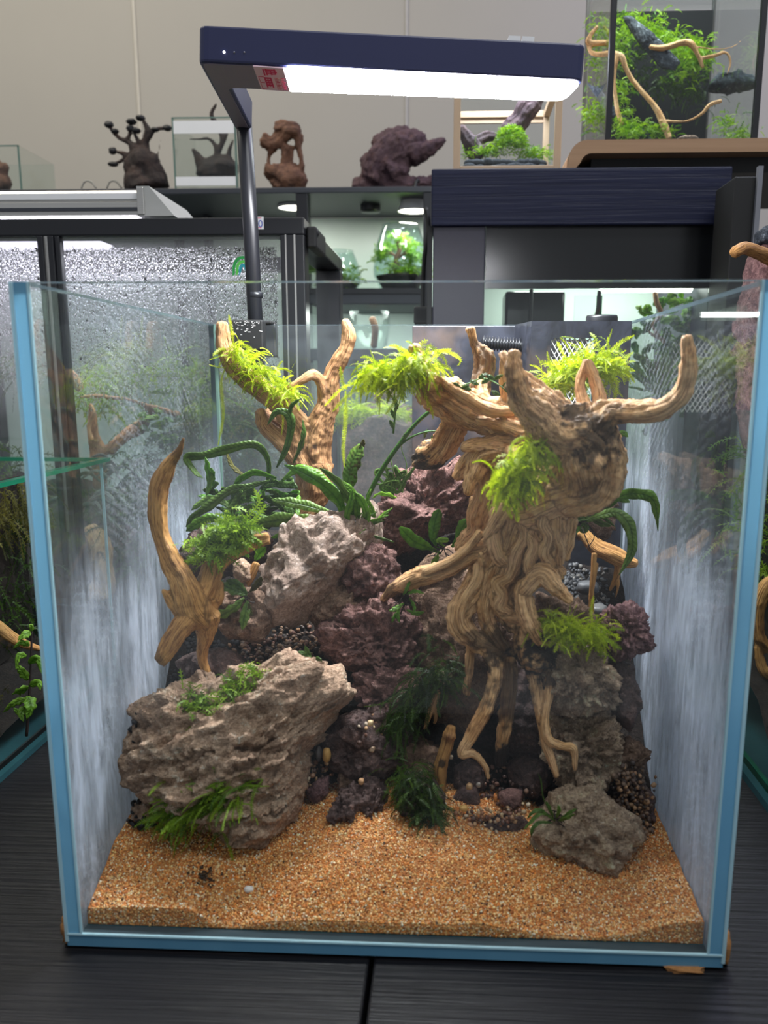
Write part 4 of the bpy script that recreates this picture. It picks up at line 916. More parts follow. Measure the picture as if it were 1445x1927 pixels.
# ================================================================ moss
def moss(name, label, spots, n, L, mat, seed=1, droop=.6, up=.5, spread=1.0, wid=1.0, strays=(), cat='moss', dirb=(0, 0, 0), step=.0009, rc=None, zmin=None):
    """spots: (x, y, depth, sx_px, sy_px, sdepth). Each frond is a thin arching stem with paired leaflets."""
    rg = np.random.default_rng(seed); SP = np.array(spots, float); Vs = []; Fs = []; Ts = []; base = 0
    n = int(n*(1.7 if rc is None else 1.0))
    def frond(P, w, tv):
        nonlocal base
        K = len(P); T, N, B = frames(P); a = rg.uniform(0, pi); n_ = cos(a)*N+sin(a)*B; b_ = -sin(a)*N+cos(a)*B
        sw = .00022*wid
        v = np.vstack([P-n_*sw, P+n_*sw]); f = [(i, i+1, K+i+1, K+i) for i in range(K-1)]
        f = [(p[0], p[1], p[2]) for p in f]+[(p[0], p[2], p[3]) for p in f]; tint = [np.full(2*K, tv*.8)]
        lw = np.interp(np.arange(K), [0, K*.25, K*.8, K-1], [.5, 1, .9, .35])*w
        cur = 2*K
        for sgn in (-1, 1):
            d = sgn*n_*.85+T*.62+b_*rg.uniform(-.45, .45, (K, 1)); d /= np.linalg.norm(d, axis=1)[:, None]
            tip = P+d*lw[:, None]; sd = np.cross(d, b_); sd /= np.linalg.norm(sd, axis=1)[:, None]+1e-9
            mid = P+d*lw[:, None]*.5; hw = (lw*.15)[:, None]
            v = np.vstack([v, P, mid+sd*hw, tip, mid-sd*hw])
            for i in range(K): f.append((cur+i, cur+K+i, cur+2*K+i)); f.append((cur+i, cur+2*K+i, cur+3*K+i))
            tint.append(np.concatenate([np.full(K, tv*.75), np.full(K, tv), np.full(K, min(1, tv*1.25)), np.full(K, tv)])); cur += 4*K
        Vs.append(v); Fs.append(np.array(f)+base); t = np.concatenate(tint); Ts.append(np.stack([t, t, t], 1)); base += len(v)
    for _ in range(n):
        x, y, Yd, sx, sy, sd = SP[rg.integers(len(SP))]
        p = aY(x+rg.normal()*sx, y+rg.normal()*sy, Yd); p = p+np.array([0, rg.normal()*sd, 0])
        d = np.array([rg.normal()*spread, rg.normal()*spread*.8, up+rg.normal()*.5])+np.array(dirb); d /= np.linalg.norm(d)
        l = L*rg.uniform(.45, 1.25); K = max(4, int(l/step)); P = [p]
        for i in range(K):
            d = d+np.array([rg.normal()*.10, rg.normal()*.10, -droop*2.2/K+rg.normal()*.08]); d /= np.linalg.norm(d); P.append(P[-1]+d*l/K)
        frond(np.array(P), .0015*wid*rg.uniform(.6, 1.2), float(np.clip(rg.normal(.5, .28), .02, 1)))
    for st in strays:                                                          # single long runners
        c = catmull(np.array([aY(*q) for q in st]), 8); s = np.concatenate([[0], np.cumsum(np.linalg.norm(np.diff(c, axis=0), axis=1))])
        t = np.arange(0, s[-1], step); P = np.stack([np.interp(t, s, c[:, k]) for k in range(3)], 1)
        if len(P) > 3: frond(P, .0016*wid, .75)
    V = np.vstack(Vs); F = np.vstack(Fs); T = np.vstack(Ts)
    V[:, 0] = np.clip(V[:, 0], -XI+.0005, XI-.0005) if rc is None else V[:, 0]
    if zmin is not None: V[:, 2] = np.maximum(V[:, 2], zmin)
    c = aY(*SP[0][:3]); o = put(name, raw_mesh(name, V-c, F, M[mat], False, tint=T)); o.location = Vector(c); return tag(o, label, cat)
moss('moss_tuft', 'bright moss tied along the left arm of the rear forked driftwood', [(460,685,.212,14,10,.004),(490,705,.212,14,10,.004),(520,725,.212,12,9,.004),(545,742,.212,10,8,.004),(445,665,.212,8,10,.003)], 210, .014, 'moss', 1, .7, .45, 1.0, 1.1,
     [[(425,690,.212),(416,720,.211),(420,780,.211),(410,840,.211)],[(440,680,.21),(420,692,.21),(392,686,.21)],[(545,735,.212),(548,700,.211),(556,680,.211)],[(520,740,.21),(532,780,.21),(530,820,.21)],[(440,650,.212),(434,610,.212),(430,590,.212)]])
moss('moss_tuft', 'bright moss tuft hanging off the upper left root end in the tank centre', [(790,690,.114,12,14,.005),(765,692,.114,12,12,.005),(735,700,.114,16,11,.005),(710,706,.114,14,9,.004)], 330, .015, 'moss', 2, .8, .25, 1.0, 1.15,
     [[(720,700,.112),(680,715,.111),(645,730,.110),(610,765,.110)],[(760,690,.113),(800,668,.112),(835,660,.112),(866,676,.112),(860,690,.112)],[(700,720,.112),(660,740,.111),(625,775,.111)],[(650,735,.112),(650,790,.113),(646,840,.114),(648,880,.114)],[(780,690,.112),(800,665,.111),(812,645,.111)],[(760,720,.112),(740,760,.112),(725,780,.112)],[(640,690,.113),(645,720,.112),(655,735,.112)]])
moss('moss_tuft', 'bright moss in front of the corner filter mesh window behind the horns', [(1085,705,.150,22,12,.005),(1050,720,.150,18,8,.005),(1115,695,.150,16,14,.005),(1140,690,.150,10,12,.004)], 300, .017, 'moss', 3, .5, .55, 1.1, 1.15,
     [[(1120,690,.15),(1132,660,.149),(1137,650,.149)],[(1090,690,.15),(1088,665,.149),(1095,648,.149)],[(1130,690,.15),(1160,650,.15),(1195,630,.15)]])
moss('moss_tuft', 'brightest yellow-green moss clinging to the front of the driftwood crown', [(1000,860,.062,20,16,.004),(970,885,.062,14,16,.004),(1010,835,.062,14,10,.004),(985,905,.062,12,12,.003),(955,910,.064,10,10,.003)], 240, .013, 'moss', 4, .75, .15, 1.0, 1.25,
     [[(955,900,.062),(930,930,.061),(918,950,.061)],[(990,910,.06),(1000,935,.06),(1002,955,.06)],[(965,920,.061),(950,945,.061),(947,965,.061)],[(1000,840,.061),(1010,815,.06),(1000,800,.06)]])
moss('moss_tuft', 'leafy green moss wrapped on the right arm of the front golden driftwood', [(430,1000,.100,16,12,.004),(400,1015,.100,16,14,.004),(455,1000,.103,10,12,.004),(385,1040,.098,12,10,.004),(420,1030,.100,14,10,.003)], 230, .011, 'mossmid', 5, .5, .35, 1.1, 1.7,
     [[(465,1000,.10),(490,965,.10),(500,950,.10)],[(455,985,.10),(488,945,.101),(478,920,.101)],[(385,1045,.098),(360,1055,.098),(350,1062,.098)],[(430,1040,.099),(415,1070,.098),(400,1085,.097)]], step=.0016)
moss('moss_tuft', 'small-leaved green creeper on top of the broad layered slab', [(410,1310,.066,26,12,.005),(450,1300,.070,18,14,.005),(480,1270,.074,12,10,.004),(375,1325,.062,12,9,.004)], 230, .0095, 'mossmid', 6, .5, .5, 1.2, 1.5,
     [[(480,1270,.072),(500,1262,.07),(515,1268,.07)],[(430,1310,.064),(470,1300,.063),(480,1320,.063)]], step=.0017)
moss('moss_tuft', 'long feathery moss streaming left from the lower layered slab', [(430,1490,.042,30,14,.003),(395,1515,.042,26,14,.003),(350,1525,.043,18,10,.003),(460,1475,.043,16,10,.003)], 260, .017, 'mossmid', 7, .45, -.15, .7, 1.0,
     [[(400,1500,.041),(350,1505,.041),(300,1520,.041)],[(390,1520,.041),(330,1545,.041),(280,1560,.041),(270,1530,.041)],[(380,1540,.041),(350,1560,.041),(338,1580,.041)],[(415,1555,.040),(430,1590,.039),(440,1625,.039),(448,1640,.039)],[(420,1500,.042),(440,1460,.042),(447,1440,.042)],[(370,1510,.041),(310,1530,.041),(285,1545,.041)],[(470,1485,.042),(495,1480,.042),(505,1490,.042)]], dirb=(-1.3, -.3, 0))
moss('moss_tuft', 'yellow-green moss cushion on the right ledge beside the purple lava stone', [(1080,1190,.080,26,12,.004),(1050,1180,.080,16,10,.004),(1115,1200,.082,14,10,.004)], 250, .011, 'moss', 8, .6, .45, 1.1, 1.0,
     [[(1120,1180,.082),(1140,1165,.082),(1165,1170,.082)],[(1130,1200,.08),(1140,1230,.08),(1136,1250,.08)],[(1115,1180,.082),(1112,1150,.084),(1117,1120,.085)]])
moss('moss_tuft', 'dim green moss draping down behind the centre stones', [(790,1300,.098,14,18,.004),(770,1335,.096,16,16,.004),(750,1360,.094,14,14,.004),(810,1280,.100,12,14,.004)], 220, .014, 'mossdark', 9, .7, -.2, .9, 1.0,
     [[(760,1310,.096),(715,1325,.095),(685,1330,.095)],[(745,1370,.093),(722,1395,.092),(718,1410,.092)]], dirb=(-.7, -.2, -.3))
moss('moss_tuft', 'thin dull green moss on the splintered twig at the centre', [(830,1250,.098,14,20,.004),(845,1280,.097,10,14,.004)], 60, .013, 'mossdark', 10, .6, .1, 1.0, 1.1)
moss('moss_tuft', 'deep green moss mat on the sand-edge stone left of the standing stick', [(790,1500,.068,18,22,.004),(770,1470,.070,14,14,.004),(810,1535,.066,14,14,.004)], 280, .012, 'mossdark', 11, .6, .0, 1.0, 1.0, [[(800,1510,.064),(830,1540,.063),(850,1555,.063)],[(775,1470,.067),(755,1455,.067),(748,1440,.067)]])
moss('moss_sprig', 'tiny moss sprig lying on the front sand under the feathery moss', [(478,1635,.036,4,4,.001)], 8, .006, 'mossmid', 12, .3, .3, 1.0, 1.0)

# ================================================================ leaves
def leaf(parent, pts, wpx, mat, seed=1, fold=.10, wave=.28, tipw=.08, tv=None, name='leaf', twist=0.0, prof=None):
    rg = np.random.default_rng(seed); c = catmull(np.array([aY(*q) for q in pts]), 7); K = len(c)
    T, N, B = frames(c); t = np.linspace(0, 1, K); W0 = wpx*mpp(pts[0][2])
    w = W0*(np.interp(t, [0, .12, .35, .62, .88, 1], [.22, .55, .95, 1, .55, tipw]) if prof is None else np.interp(t, prof[0], prof[1]))
    view = c-CAM; view /= np.linalg.norm(view, axis=1)[:, None]
    a = rg.uniform(-.75, .75)+(twist+rg.uniform(-.5, .5))*t
    w = w*(1+.10*np.sin(t*rg.uniform(18, 30)+rg.uniform(0, 6)))
    side = np.cross(T, view); side /= np.linalg.norm(side, axis=1)[:, None]+1e-9; up = np.cross(side, T)
    s2 = side*cos_(a)[:, None]+up*sin_(a)[:, None]; n2 = -side*sin_(a)[:, None]+up*cos_(a)[:, None]
    wv = wave*w*np.sin(t*rg.uniform(14, 34)+rg.uniform(0, 6)); wv2 = wave*w*np.sin(t*rg.uniform(16, 26)+rg.uniform(0, 6))
    rows = [c-s2*w[:, None]+n2*(fold*w+wv)[:, None], c-s2*(w*.5)[:, None]+n2*(fold*.45*w)[:, None], c, c+s2*(w*.5)[:, None]+n2*(fold*.45*w)[:, None], c+s2*w[:, None]+n2*(fold*w+wv2)[:, None]]
    V = np.vstack(rows); F = []
    for r in range(4):
        for i in range(K-1): F.append((r*K+i, r*K+i+1, (r+1)*K+i+1, (r+1)*K+i))
    tv = rg.uniform(.1, .8) if tv is None else tv
    tt = np.concatenate([np.full(K, tv*q) for q in (1.0, .92, .55, .9, 1.0)])
    if abs(c[0][0]) < XI and c[0][1] < DT: V[:, 0] = np.clip(V[:, 0], -XI+.0005, XI-.0005); V[:, 1] = np.clip(V[:, 1], TG+.001, .279)
    ln = np.concatenate([[0], np.cumsum(np.linalg.norm(np.diff(c, axis=0), axis=1))])
    gv = np.vstack([np.stack([np.full(K, u), ln, np.ones(K)], 1) for u in (-1, -.5, 0, .5, 1)])
    o = put(name, raw_mesh(name, V, np.array(F), M[mat], True, tint=np.stack([tt]*3, 1), vec=gv), parent)
    sd = o.modifiers.new('thick', 'SOLIDIFY'); sd.thickness = .00025; return o
def stem(parent, pts, rpx, mat='stem', name='stem', tv=.4):
    c = catmull(np.array([aY(*q) for q in pts]), 7); r = np.interp(np.linspace(0, 1, len(c)), [0, 1], [rpx, rpx*.6])*mpp(pts[0][2])
    v, f = tube_arrays(c, r, 7); F = []
    for q in f: F += [(q[0], q[1], q[2]), (q[0], q[2], q[3])] if len(q) == 4 else [q]
    return put(name, raw_mesh(name, v, np.array(F), M[mat], True, tint=np.full((len(v), 3), tv)), parent)
def root_tuft(parent, x, y, Yd, r, seed=1, mat='stem'):
    m = MB(); rg = np.random.default_rng(seed); c = aY(x, y, Yd); s = mpp(Yd)
    for k in range(14):
        d = rg.normal(size=3)*np.array([1, .6, .5]); d /= np.linalg.norm(d)
        m.tube(catmull([c, c+d*r*s*.5+rg.normal(size=3)*r*s*.2, c+d*r*s+np.array([0, 0, -r*s*.3])], 4), .0003, 5)
    return m.build('rhizome', M['wooddark'], parent)
# dark long-leaved fern, rear left
fe = thing('fern', tuple(aY(490, 960, .185)), 'big dark strap-leaved fern clump behind the mossy branch at left', 'fern')
root_tuft(fe, 480, 960, .185, 60, 1)
for i, (pts, w, m_, tv) in enumerate([
  ([(500,925,.185),(505,870,.178),(480,838,.172),(430,845,.168),(385,858,.165),(352,862,.164),(368,888,.163),(382,900,.163)], 9, 'fern', .45),
  ([(388,932,.160),(394,905,.158),(390,880,.157),(386,860,.157)], 9, 'fernlight', .35),
  ([(505,905,.175),(470,915,.168),(430,925,.162),(390,955,.158),(362,975,.156),(350,992,.156)], 9, 'fern', .5),
  ([(520,880,.180),(538,845,.176),(548,800,.173),(540,778,.172),(520,775,.172),(503,800,.172)], 8, 'fern', .35),
  ([(552,872,.180),(566,840,.177),(572,815,.176),(570,790,.176)], 6, 'fern', .3),
  ([(545,790,.173),(548,765,.172),(565,750,.172)], 4, 'fern', .3),
  ([(530,905,.170),(560,882,.166),(590,890,.164),(620,915,.162),(650,945,.160)], 11, 'fernlight', .3),
  ([(650,1000,.150),(600,985,.148),(545,978,.147),(490,985,.147),(450,1000,.147)], 14, 'fern', .7),
  ([(640,975,.156),(590,955,.155),(545,945,.155),(510,940,.156)], 10, 'fern', .75),
  ([(640,1000,.148),(590,1000,.146),(545,1003,.145),(510,1012,.145)], 10, 'fernlight', .3),
  ([(495,960,.17),(470,990,.165),(440,1000,.16),(425,1015,.158)], 10, 'fernlight', .4),
  ([(480,920,.178),(455,930,.17),(430,970,.165),(410,1000,.163)], 9, 'fern', .55),
  ([(430,985,.155),(395,975,.152),(365,990,.150),(350,1000,.150)], 10, 'fernlight', .3),
  ([(470,900,.18),(440,880,.176),(425,850,.175)], 5, 'mossbrown', .5),
  ([(440,960,.17),(410,940,.168),(380,945,.167),(360,960,.166)], 8, 'fern', .6),
  ([(520,900,.175),(480,890,.17),(450,905,.168),(432,930,.167)], 8, 'fernlight', .25)]): leaf(fe, pts, w, m_, 40+i, tv=tv, wave=.18)
rgf = np.random.default_rng(8)
for k in range(46):
    bx, by = 470+rgf.normal()*40, 945+rgf.normal()*22; an = rgf.uniform(-2.6, .5); l = rgf.uniform(40, 95); Y0 = .182+rgf.normal()*.008
    d = np.array([cos(an), sin(an)*.6]); sag = rgf.uniform(5, 30)
    pts = [(bx, by, Y0)]+[(bx+d[0]*l*t, by+d[1]*l*t+sag*t*t, Y0-.012*t) for t in (.35, .7, 1.0)]
    pts = [(max(352, min(560, x)), y, z) for x, y, z in pts]
    leaf(fe, pts, rgf.uniform(5, 8), 'fern' if k % 4 else 'fernlight', 100+k, tv=rgf.uniform(.05, .5))
# centre fern with narrow fresh blades
fc = thing('fern', tuple(aY(650, 1005, .150)), 'fresh narrow-bladed fern rooted on the pale pitted stone', 'fern')
root_tuft(fc, 665, 990, .150, 40, 2)
for i, (pts, w, m_, tv) in enumerate([
  ([(650,1000,.150),(640,950,.147),(610,915,.145),(570,890,.145),(535,875,.146)], 12, 'fernlight', .2),
  ([(668,995,.150),(660,950,.147),(632,905,.146),(600,880,.146)], 10, 'fern', .6),
  ([(668,1000,.149),(672,955,.146),(662,925,.146),(645,905,.146)], 8, 'fernlight', .35),
  ([(675,1000,.149),(690,975,.146),(678,940,.145),(650,920,.146)], 8, 'fernlight', .5),
  ([(655,1005,.146),(652,975,.143),(660,945,.143),(664,920,.144)], 7, 'fernlight', .3),
  ([(690,995,.150),(686,960,.149),(698,920,.149)], 5, 'fernlight', .8),
  ([(660,915,.16),(664,905,.16),(668,890,.16)], 5, 'fernlight', .8),
  ([(705,995,.152),(702,965,.151),(690,935,.151)], 5, 'fernlight', .4),
  ([(640,1005,.147),(600,1012,.144),(575,1002,.143)], 7, 'fernlight', .5),
  ([(630,1008,.145),(650,1020,.143),(675,1012,.143),(688,995,.144)], 7, 'fernlight', .5),
  ([(690,1000,.153),(715,975,.153),(738,955,.154)], 5, 'fernlight', .5)]): leaf(fc, pts, w, m_, 200+i, tv=tv)
for k in range(26):
    bx, by = 668+rgf.normal()*16, 1000+rgf.normal()*6; an = -pi/2+rgf.normal()*.8; l = rgf.uniform(25, 70)
    leaf(fc, [(bx, by, .149), (bx+cos(an)*l*.5, by+sin(an)*l*.5, .147), (bx+cos(an)*l+rgf.normal()*8, by+sin(an)*l*.85, .146)], rgf.uniform(2, 4), 'fernlight' if k % 2 else 'fern', 240+k)
fb = thing('fern_leaf', tuple(aY(648, 935, .155)), 'single broad spotted fern leaf with a torn brown tip standing upright in the centre', 'leaf')
leaf(fb, [(646,945,.155),(655,905,.154),(662,872,.153),(672,850,.153),(680,838,.153)], 19, 'fernspot', 260, tv=.7, prof=([0,.15,.4,.65,.85,1],[.35,.75,1,1,.8,.35]), wave=.1)
leaf(fb, [(676,850,.153),(682,838,.153),(684,826,.153)], 5, 'mossbrown', 261, tv=.3)
rs = thing('rush_stem', tuple(aY(692, 935, .165)), 'thick dark green bare stem arching up to the upper left root', 'plant')
stem(rs, [(692,935,.165),(715,890,.160),(745,845,.155),(780,800,.150),(815,770,.146),(850,755,.142)], 5.0)
stem(rs, [(752,838,.154),(775,822,.152),(805,812,.150),(830,812,.15)], 2.2); stem(rs, [(740,815,.154),(744,770,.152),(742,735,.150)], 2.2)
for i, (x, y) in enumerate(((735,770),(750,760),(733,790),(766,812),(812,820),(805,808),(740,745))): leaf(rs, [(x, y, .151), (x+4*(-1)**i, y+8, .151), (x+7*(-1)**i, y+18, .151)], 4, 'fern', 270+i, tv=.3)
cr = thing('creeper', tuple(aY(915, 715, .135)), 'small dark creeper winding over the upper root next to the reddish stub', 'plant')
stem(cr, [(840,735,.118),(880,722,.118),(910,712,.135),(940,725,.110),(960,745,.108)], 1.6)
for i, (x, y) in enumerate(((850,720),(865,735),(885,715),(900,712),(915,705),(930,715),(925,735),(945,728),(870,725),(905,722))): leaf(cr, [(x, y, .112), (x+8, y+5*(-1)**i, .111), (x+17, y+9*(-1)**i, .111)], 4.5, 'fern', 290+i, tv=.35)
ft = thing('fine_plant', tuple(aY(735, 935, .20)), 'thin-leaved dark sprig growing beside the upper lava ridge', 'plant')
stem(ft, [(740,945,.2),(742,900,.2),(735,865,.2)], 1.4, 'fern'); stem(ft, [(748,930,.2),(765,880,.2),(755,840,.2),(768,805,.2)], 1.0, 'fern')
for k in range(16): leaf(ft, [(735+rgf.normal()*14, 930+rgf.normal()*12, .2), (738+rgf.normal()*16, 912+rgf.normal()*12, .199), (742+rgf.normal()*22, 898+rgf.normal()*14, .199)], 4, 'fern', 310+k, tv=.4)
leaf(ft, [(752,950,.198),(738,935,.197),(715,930,.196),(700,938,.196)], 6, 'fernlight', 330, tv=.9)
# seedling with rounded leaves right of centre
sd_ = thing('seedling', tuple(aY(825, 1040, .14)), 'seedling with three rounded green leaves above the long root', 'plant')
root_tuft(sd_, 835, 1032, .145, 26, 5)
for i, (pts, w, tv) in enumerate([([(830,1042,.145),(805,1030,.142),(778,1018,.140),(752,992,.139)], 14, .25), ([(828,1035,.146),(815,1015,.144),(818,985,.143),(826,958,.143)], 11, .2), ([(850,1030,.144),(862,1008,.142),(872,990,.141),(882,978,.141)], 12, .3), ([(838,1030,.143),(825,1018,.142),(845,1016,.142)], 6, .8), ([(825,1038,.143),(822,1050,.142),(812,1062,.142)], 5, .6), ([(852,1030,.143),(868,1020,.142),(880,1010,.142)], 5, .7)]):
    leaf(sd_, pts, w, 'fernlight' if tv > .5 else 'fernlight', 340+i, tv=tv, prof=([0,.25,.5,.75,.92,1],[.18,.35,.95,1,.75,.2]), wave=.14)
# small fern on the long root
sf = thing('small_fern', tuple(aY(760, 1140, .108)), 'little bright fern tied under the long left root over black rootlets', 'fern')
root_tuft(sf, 762, 1138, .108, 26, 6)
for i, (pts, w) in enumerate([([(765,1118,.104),(780,1112,.101),(798,1116,.099)], 5), ([(760,1135,.104),(745,1145,.101),(732,1150,.100)], 5), ([(765,1148,.104),(782,1155,.101),(798,1152,.1)], 5), ([(750,1150,.104),(742,1162,.102),(738,1172,.101)], 5), ([(770,1125,.104),(778,1140,.102),(780,1152,.101)], 4), ([(758,1120,.104),(765,1108,.102),(772,1090,.102)], 4), ([(752,1140,.104),(748,1158,.102),(752,1172,.101)], 4)]): leaf(sf, pts, w, 'fernlight', 360+i, tv=.35)
# broad-leaved plant left
bl = thing('broad_leaf_plant', tuple(aY(455, 1140, .112)), 'glossy dark broad-leaved plant between the golden driftwood and pale stone', 'plant')
root_tuft(bl, 462, 1120, .112, 22, 7)
for i, (pts, w, m_, tv) in enumerate([([(465,1120,.110),(440,1110,.106),(420,1100,.104),(412,1088,.104)], 11, 'fern', .5), ([(460,1125,.108),(440,1145,.104),(412,1160,.102),(388,1175,.101)], 11, 'fern', .75), ([(465,1130,.108),(462,1150,.105),(458,1168,.104),(456,1185,.104)], 10, 'fern', .8), ([(470,1115,.110),(485,1100,.108),(492,1085,.107)], 8, 'mossbrown', .25), ([(465,1118,.110),(445,1100,.108),(425,1092,.107)], 9, 'fern', .3), ([(480,1055,.118),(490,1040,.117),(500,1030,.117)], 9, 'fernlight', .6), ([(440,1045,.118),(455,1042,.117),(470,1048,.117)], 6, 'fernlight', .4), ([(468,1135,.106),(470,1150,.105),(474,1160,.105)], 5, 'mossbrown', .2)]): leaf(bl, pts, w, m_, 380+i, tv=tv)
# right fern
fr_ = thing('fern', tuple(aY(1085, 985, .15)), 'long-leaved fern at the right rear reaching to the right glass', 'fern')
root_tuft(fr_, 1090, 985, .15, 45, 9)
for i, (pts, w, m_, tv) in enumerate([
  ([(1110,968,.150),(1145,945,.145),(1175,932,.142),(1205,930,.140),(1228,940,.139),(1236,965,.138),(1238,1000,.138)], 11, 'fernlight', .35),
  ([(1090,985,.150),(1130,970,.145),(1160,965,.142),(1182,985,.141),(1190,1015,.140),(1186,1045,.140),(1165,1082,.139)], 11, 'fern', .6),
  ([(1100,960,.152),(1130,950,.148),(1160,935,.146),(1185,945,.144)], 12, 'fernlight', .3),
  ([(1150,930,.152),(1163,900,.150),(1168,870,.149),(1152,850,.149)], 8, 'fern', .7),
  ([(1120,965,.15),(1150,950,.147),(1160,930,.146),(1185,930,.145)], 6, 'fernspot', .9),
  ([(1070,975,.152),(1085,945,.150),(1105,925,.149),(1125,935,.148)], 6, 'fern', .6),
  ([(1060,980,.152),(1075,950,.150),(1072,925,.150)], 6, 'fern', .5),
  ([(1075,990,.150),(1060,1000,.147),(1045,1012,.146)], 6, 'fern', .5),
  ([(1100,985,.150),(1075,1005,.147),(1055,1018,.146)], 6, 'fernlight', .3),
  ([(1110,975,.150),(1130,985,.146),(1150,990,.145)], 6, 'fern', .5),
  ([(1085,980,.150),(1090,950,.148),(1110,940,.148)], 7, 'fern', .5),
  ([(1152,830,.135),(1158,850,.134),(1165,865,.134)], 7, 'fernlight', .3),
  ([(1160,820,.135),(1172,815,.134),(1182,822,.134)], 6, 'fernlight', .3)]): leaf(fr_, pts, w, m_, 400+i, tv=tv)
for k in range(16): 
    bx, by = 1080+rgf.normal()*22, 980+rgf.normal()*12; leaf(fr_, [(bx, by, .152), (bx+rgf.normal()*18, by-14+rgf.normal()*12, .149), (bx+rgf.normal()*34, by-10+rgf.normal()*20, .148)], 5, 'fern', 430+k, tv=.4)
# grassy plant at boulder
gp = thing('small_plant', tuple(aY(1040, 1545, .056)), 'small dark strappy plant rooted in the notch of the grey boulder', 'plant')
root_tuft(gp, 1045, 1540, .052, 22, 11)
for i, pts in enumerate([[(1045,1545,.048),(1020,1530,.044),(1000,1545,.042),(985,1562,.042)],[(1040,1540,.048),(1018,1525,.044),(1003,1528,.043),(992,1540,.043)],[(1050,1545,.048),(1070,1530,.044),(1085,1522,.043)],[(1050,1545,.048),(1065,1540,.044),(1082,1532,.043)],[(1042,1540,.048),(1035,1522,.045),(1028,1508,.044)],[(1040,1548,.048),(1015,1548,.044),(1002,1560,.042),(1000,1575,.042)],[(1046,1540,.047),(1052,1525,.045),(1050,1515,.045)],[(1035,1530,.05),(1022,1500,.05),(1018,1470,.05),(1012,1455,.05)]]): leaf(gp, pts, 4 if i < 7 else 1.2, 'fern', 450+i, tv=.4 if i % 3 else .8)
cp = thing('small_plant', tuple(aY(585, 1238, .1)), 'two dark little leaves on the top edge of the layered slab', 'plant')
for i, pts in enumerate([[(588,1240,.088),(572,1230,.086),(560,1226,.085)],[(590,1240,.088),(598,1240,.086),(606,1246,.085)],[(586,1238,.088),(578,1226,.087),(574,1216,.087)],[(588,1240,.087),(580,1238,.086),(570,1240,.085)]]): leaf(cp, pts, 4.5, 'fern', 470+i, tv=.3)
# ivy sprig, second tank at left is built with the background
# ================================================================ background: framed terrarium at left
def X_(x, y, Y): return float(aY(x, y, Y)[0])
def Z_(x, y, Y): return float(aY(x, y, Y)[2])
TF, TB = .50, .80
zt, zr = Z_(300, 410, TF), Z_(300, 443, TF); xr = X_(572, 430, TF); xl = -.62
px0, px1 = X_(529, 540, TF), X_(572, 540, TF)
te = thing('framed_terrarium', ((xl+xr)/2, .65, 0), 'black-framed terrarium with fogged dripping glass and a silver light on top', 'terrarium')
for nm, a, b in (('top_rail', (xl, TF, zr), (xr, TF+.03, zt)), ('top_rail', (xl, TB-.03, zr), (xr, TB, zt)), ('bottom_rail', (xl, TF, 0), (xr, TF+.03, .03)), ('bottom_rail', (xl, TB-.03, 0), (xr, TB, .03)),
                 ('side_rail', (xr-.03, TF+.03, zr), (xr, TB-.03, zt)), ('side_rail', (xr-.03, TF+.03, 0), (xr, TB-.03, .03)), ('side_rail', (xl, TF+.03, zr), (xl+.03, TB-.03, zt)),
                 ('post', (px0, TF, .03), (xr, TF+.025, zr)), ('post', (xr-.03, TB-.03, .03), (xr, TB, zr)), ('post', (xl, TF, .03), (xl+.03, TF+.03, zr)), ('post', (xl, TB-.03, .03), (xl+.03, TB, zr))):
    MB().box(a, b, ch=.0012).build(nm, M['black'], te)
xm = X_(112, 445, TF); xm2 = X_(95, 870, TF); xm = (xm+xm2)/2
for dx in (-.0085, .0015): MB().box((xm+dx, TF-.002, .03), (xm+dx+.006, TF+.012, zr), ch=.001).build('mullion', M['black'], te)
MB().box((xm-.0026, TF+.001, .03), (xm+.0016, TF+.010, zr)).build('mullion_channel', M['alu'], te)
MB().box((xm+.0075, TF, .03), (xm+.0125, TF+.010, zr), ch=.001).build('mullion', M['black'], te)
for a, b in ((X_(540, 600, TF), .0012), (X_(556, 600, TF), .0016)): MB().box((a, TF-.001, .03), (a+b, TF+.001, zr)).build('post_groove', M['alu'], te)
for a, b in ((xl+.03, xm-.0085), (xm+.0125, px0)): MB().box((a, TF+.006, .03), (b, TF+.009, zr)).build('front_glass', M['fogglass'], te)
MB().box((xr-.018, TF+.03, .03), (xr-.015, TB-.03, zr)).build('side_glass', M['plainglass'], te)
MB().box((xl+.03, TB-.02, .03), (xr-.03, TB-.017, zr)).build('back_glass', M['plainglass'], te)
MB().box((xl+.03, TF+.03, .004), (xr-.03, TB-.03, .012)).build('base_tray', M['black'], te)
MB().box((xr+.0005, TF+.01, Z_(590, 480, TF+.06)), (xr+.010, TF+.075, Z_(580, 432, TF+.03)), ch=.002).build('hinge', M['rubber'], te)
m = MB(); m.tube([(xr+.001, TF+.018, zt-.012), (xr+.009, TF+.018, zt-.012)], .006, 16); m.build('hinge_knob', M['rubber'], te)
rg = np.random.default_rng(21)                                                # water drops on the front glass
def drops(n, x0, x1, z0, z1, y, r0, r1, parent, seed):
    rg = np.random.default_rng(seed); sp, f = ico(1); n_ = n
    r = r0+(r1-r0)*rg.uniform(0, 1, n)**5; x = rg.uniform(x0+r1, x1-r1, n); z = z0+(z1-z0)*rg.uniform(0, 1, n)**.6
    fl = rg.uniform(.85, 1.5, n)
    V = np.stack([x[:, None]+sp[None, :, 0]*r[:, None], y-np.abs(sp[None, :, 1])*r[:, None]*.55+0*x[:, None]+np.where(sp[None, :, 1] > 0, r[:, None]*.5*np.abs(sp[None, :, 1]), 0), z[:, None]+sp[None, :, 2]*(r*fl)[:, None]], -1)
    F = (f[None]+(np.arange(n)*len(sp))[:, None, None]).reshape(-1, 3)
    o = put('water_drops', raw_mesh('water_drops', V.reshape(-1, 3), F, M['drop'], True), parent); return tag(o, kind='stuff')
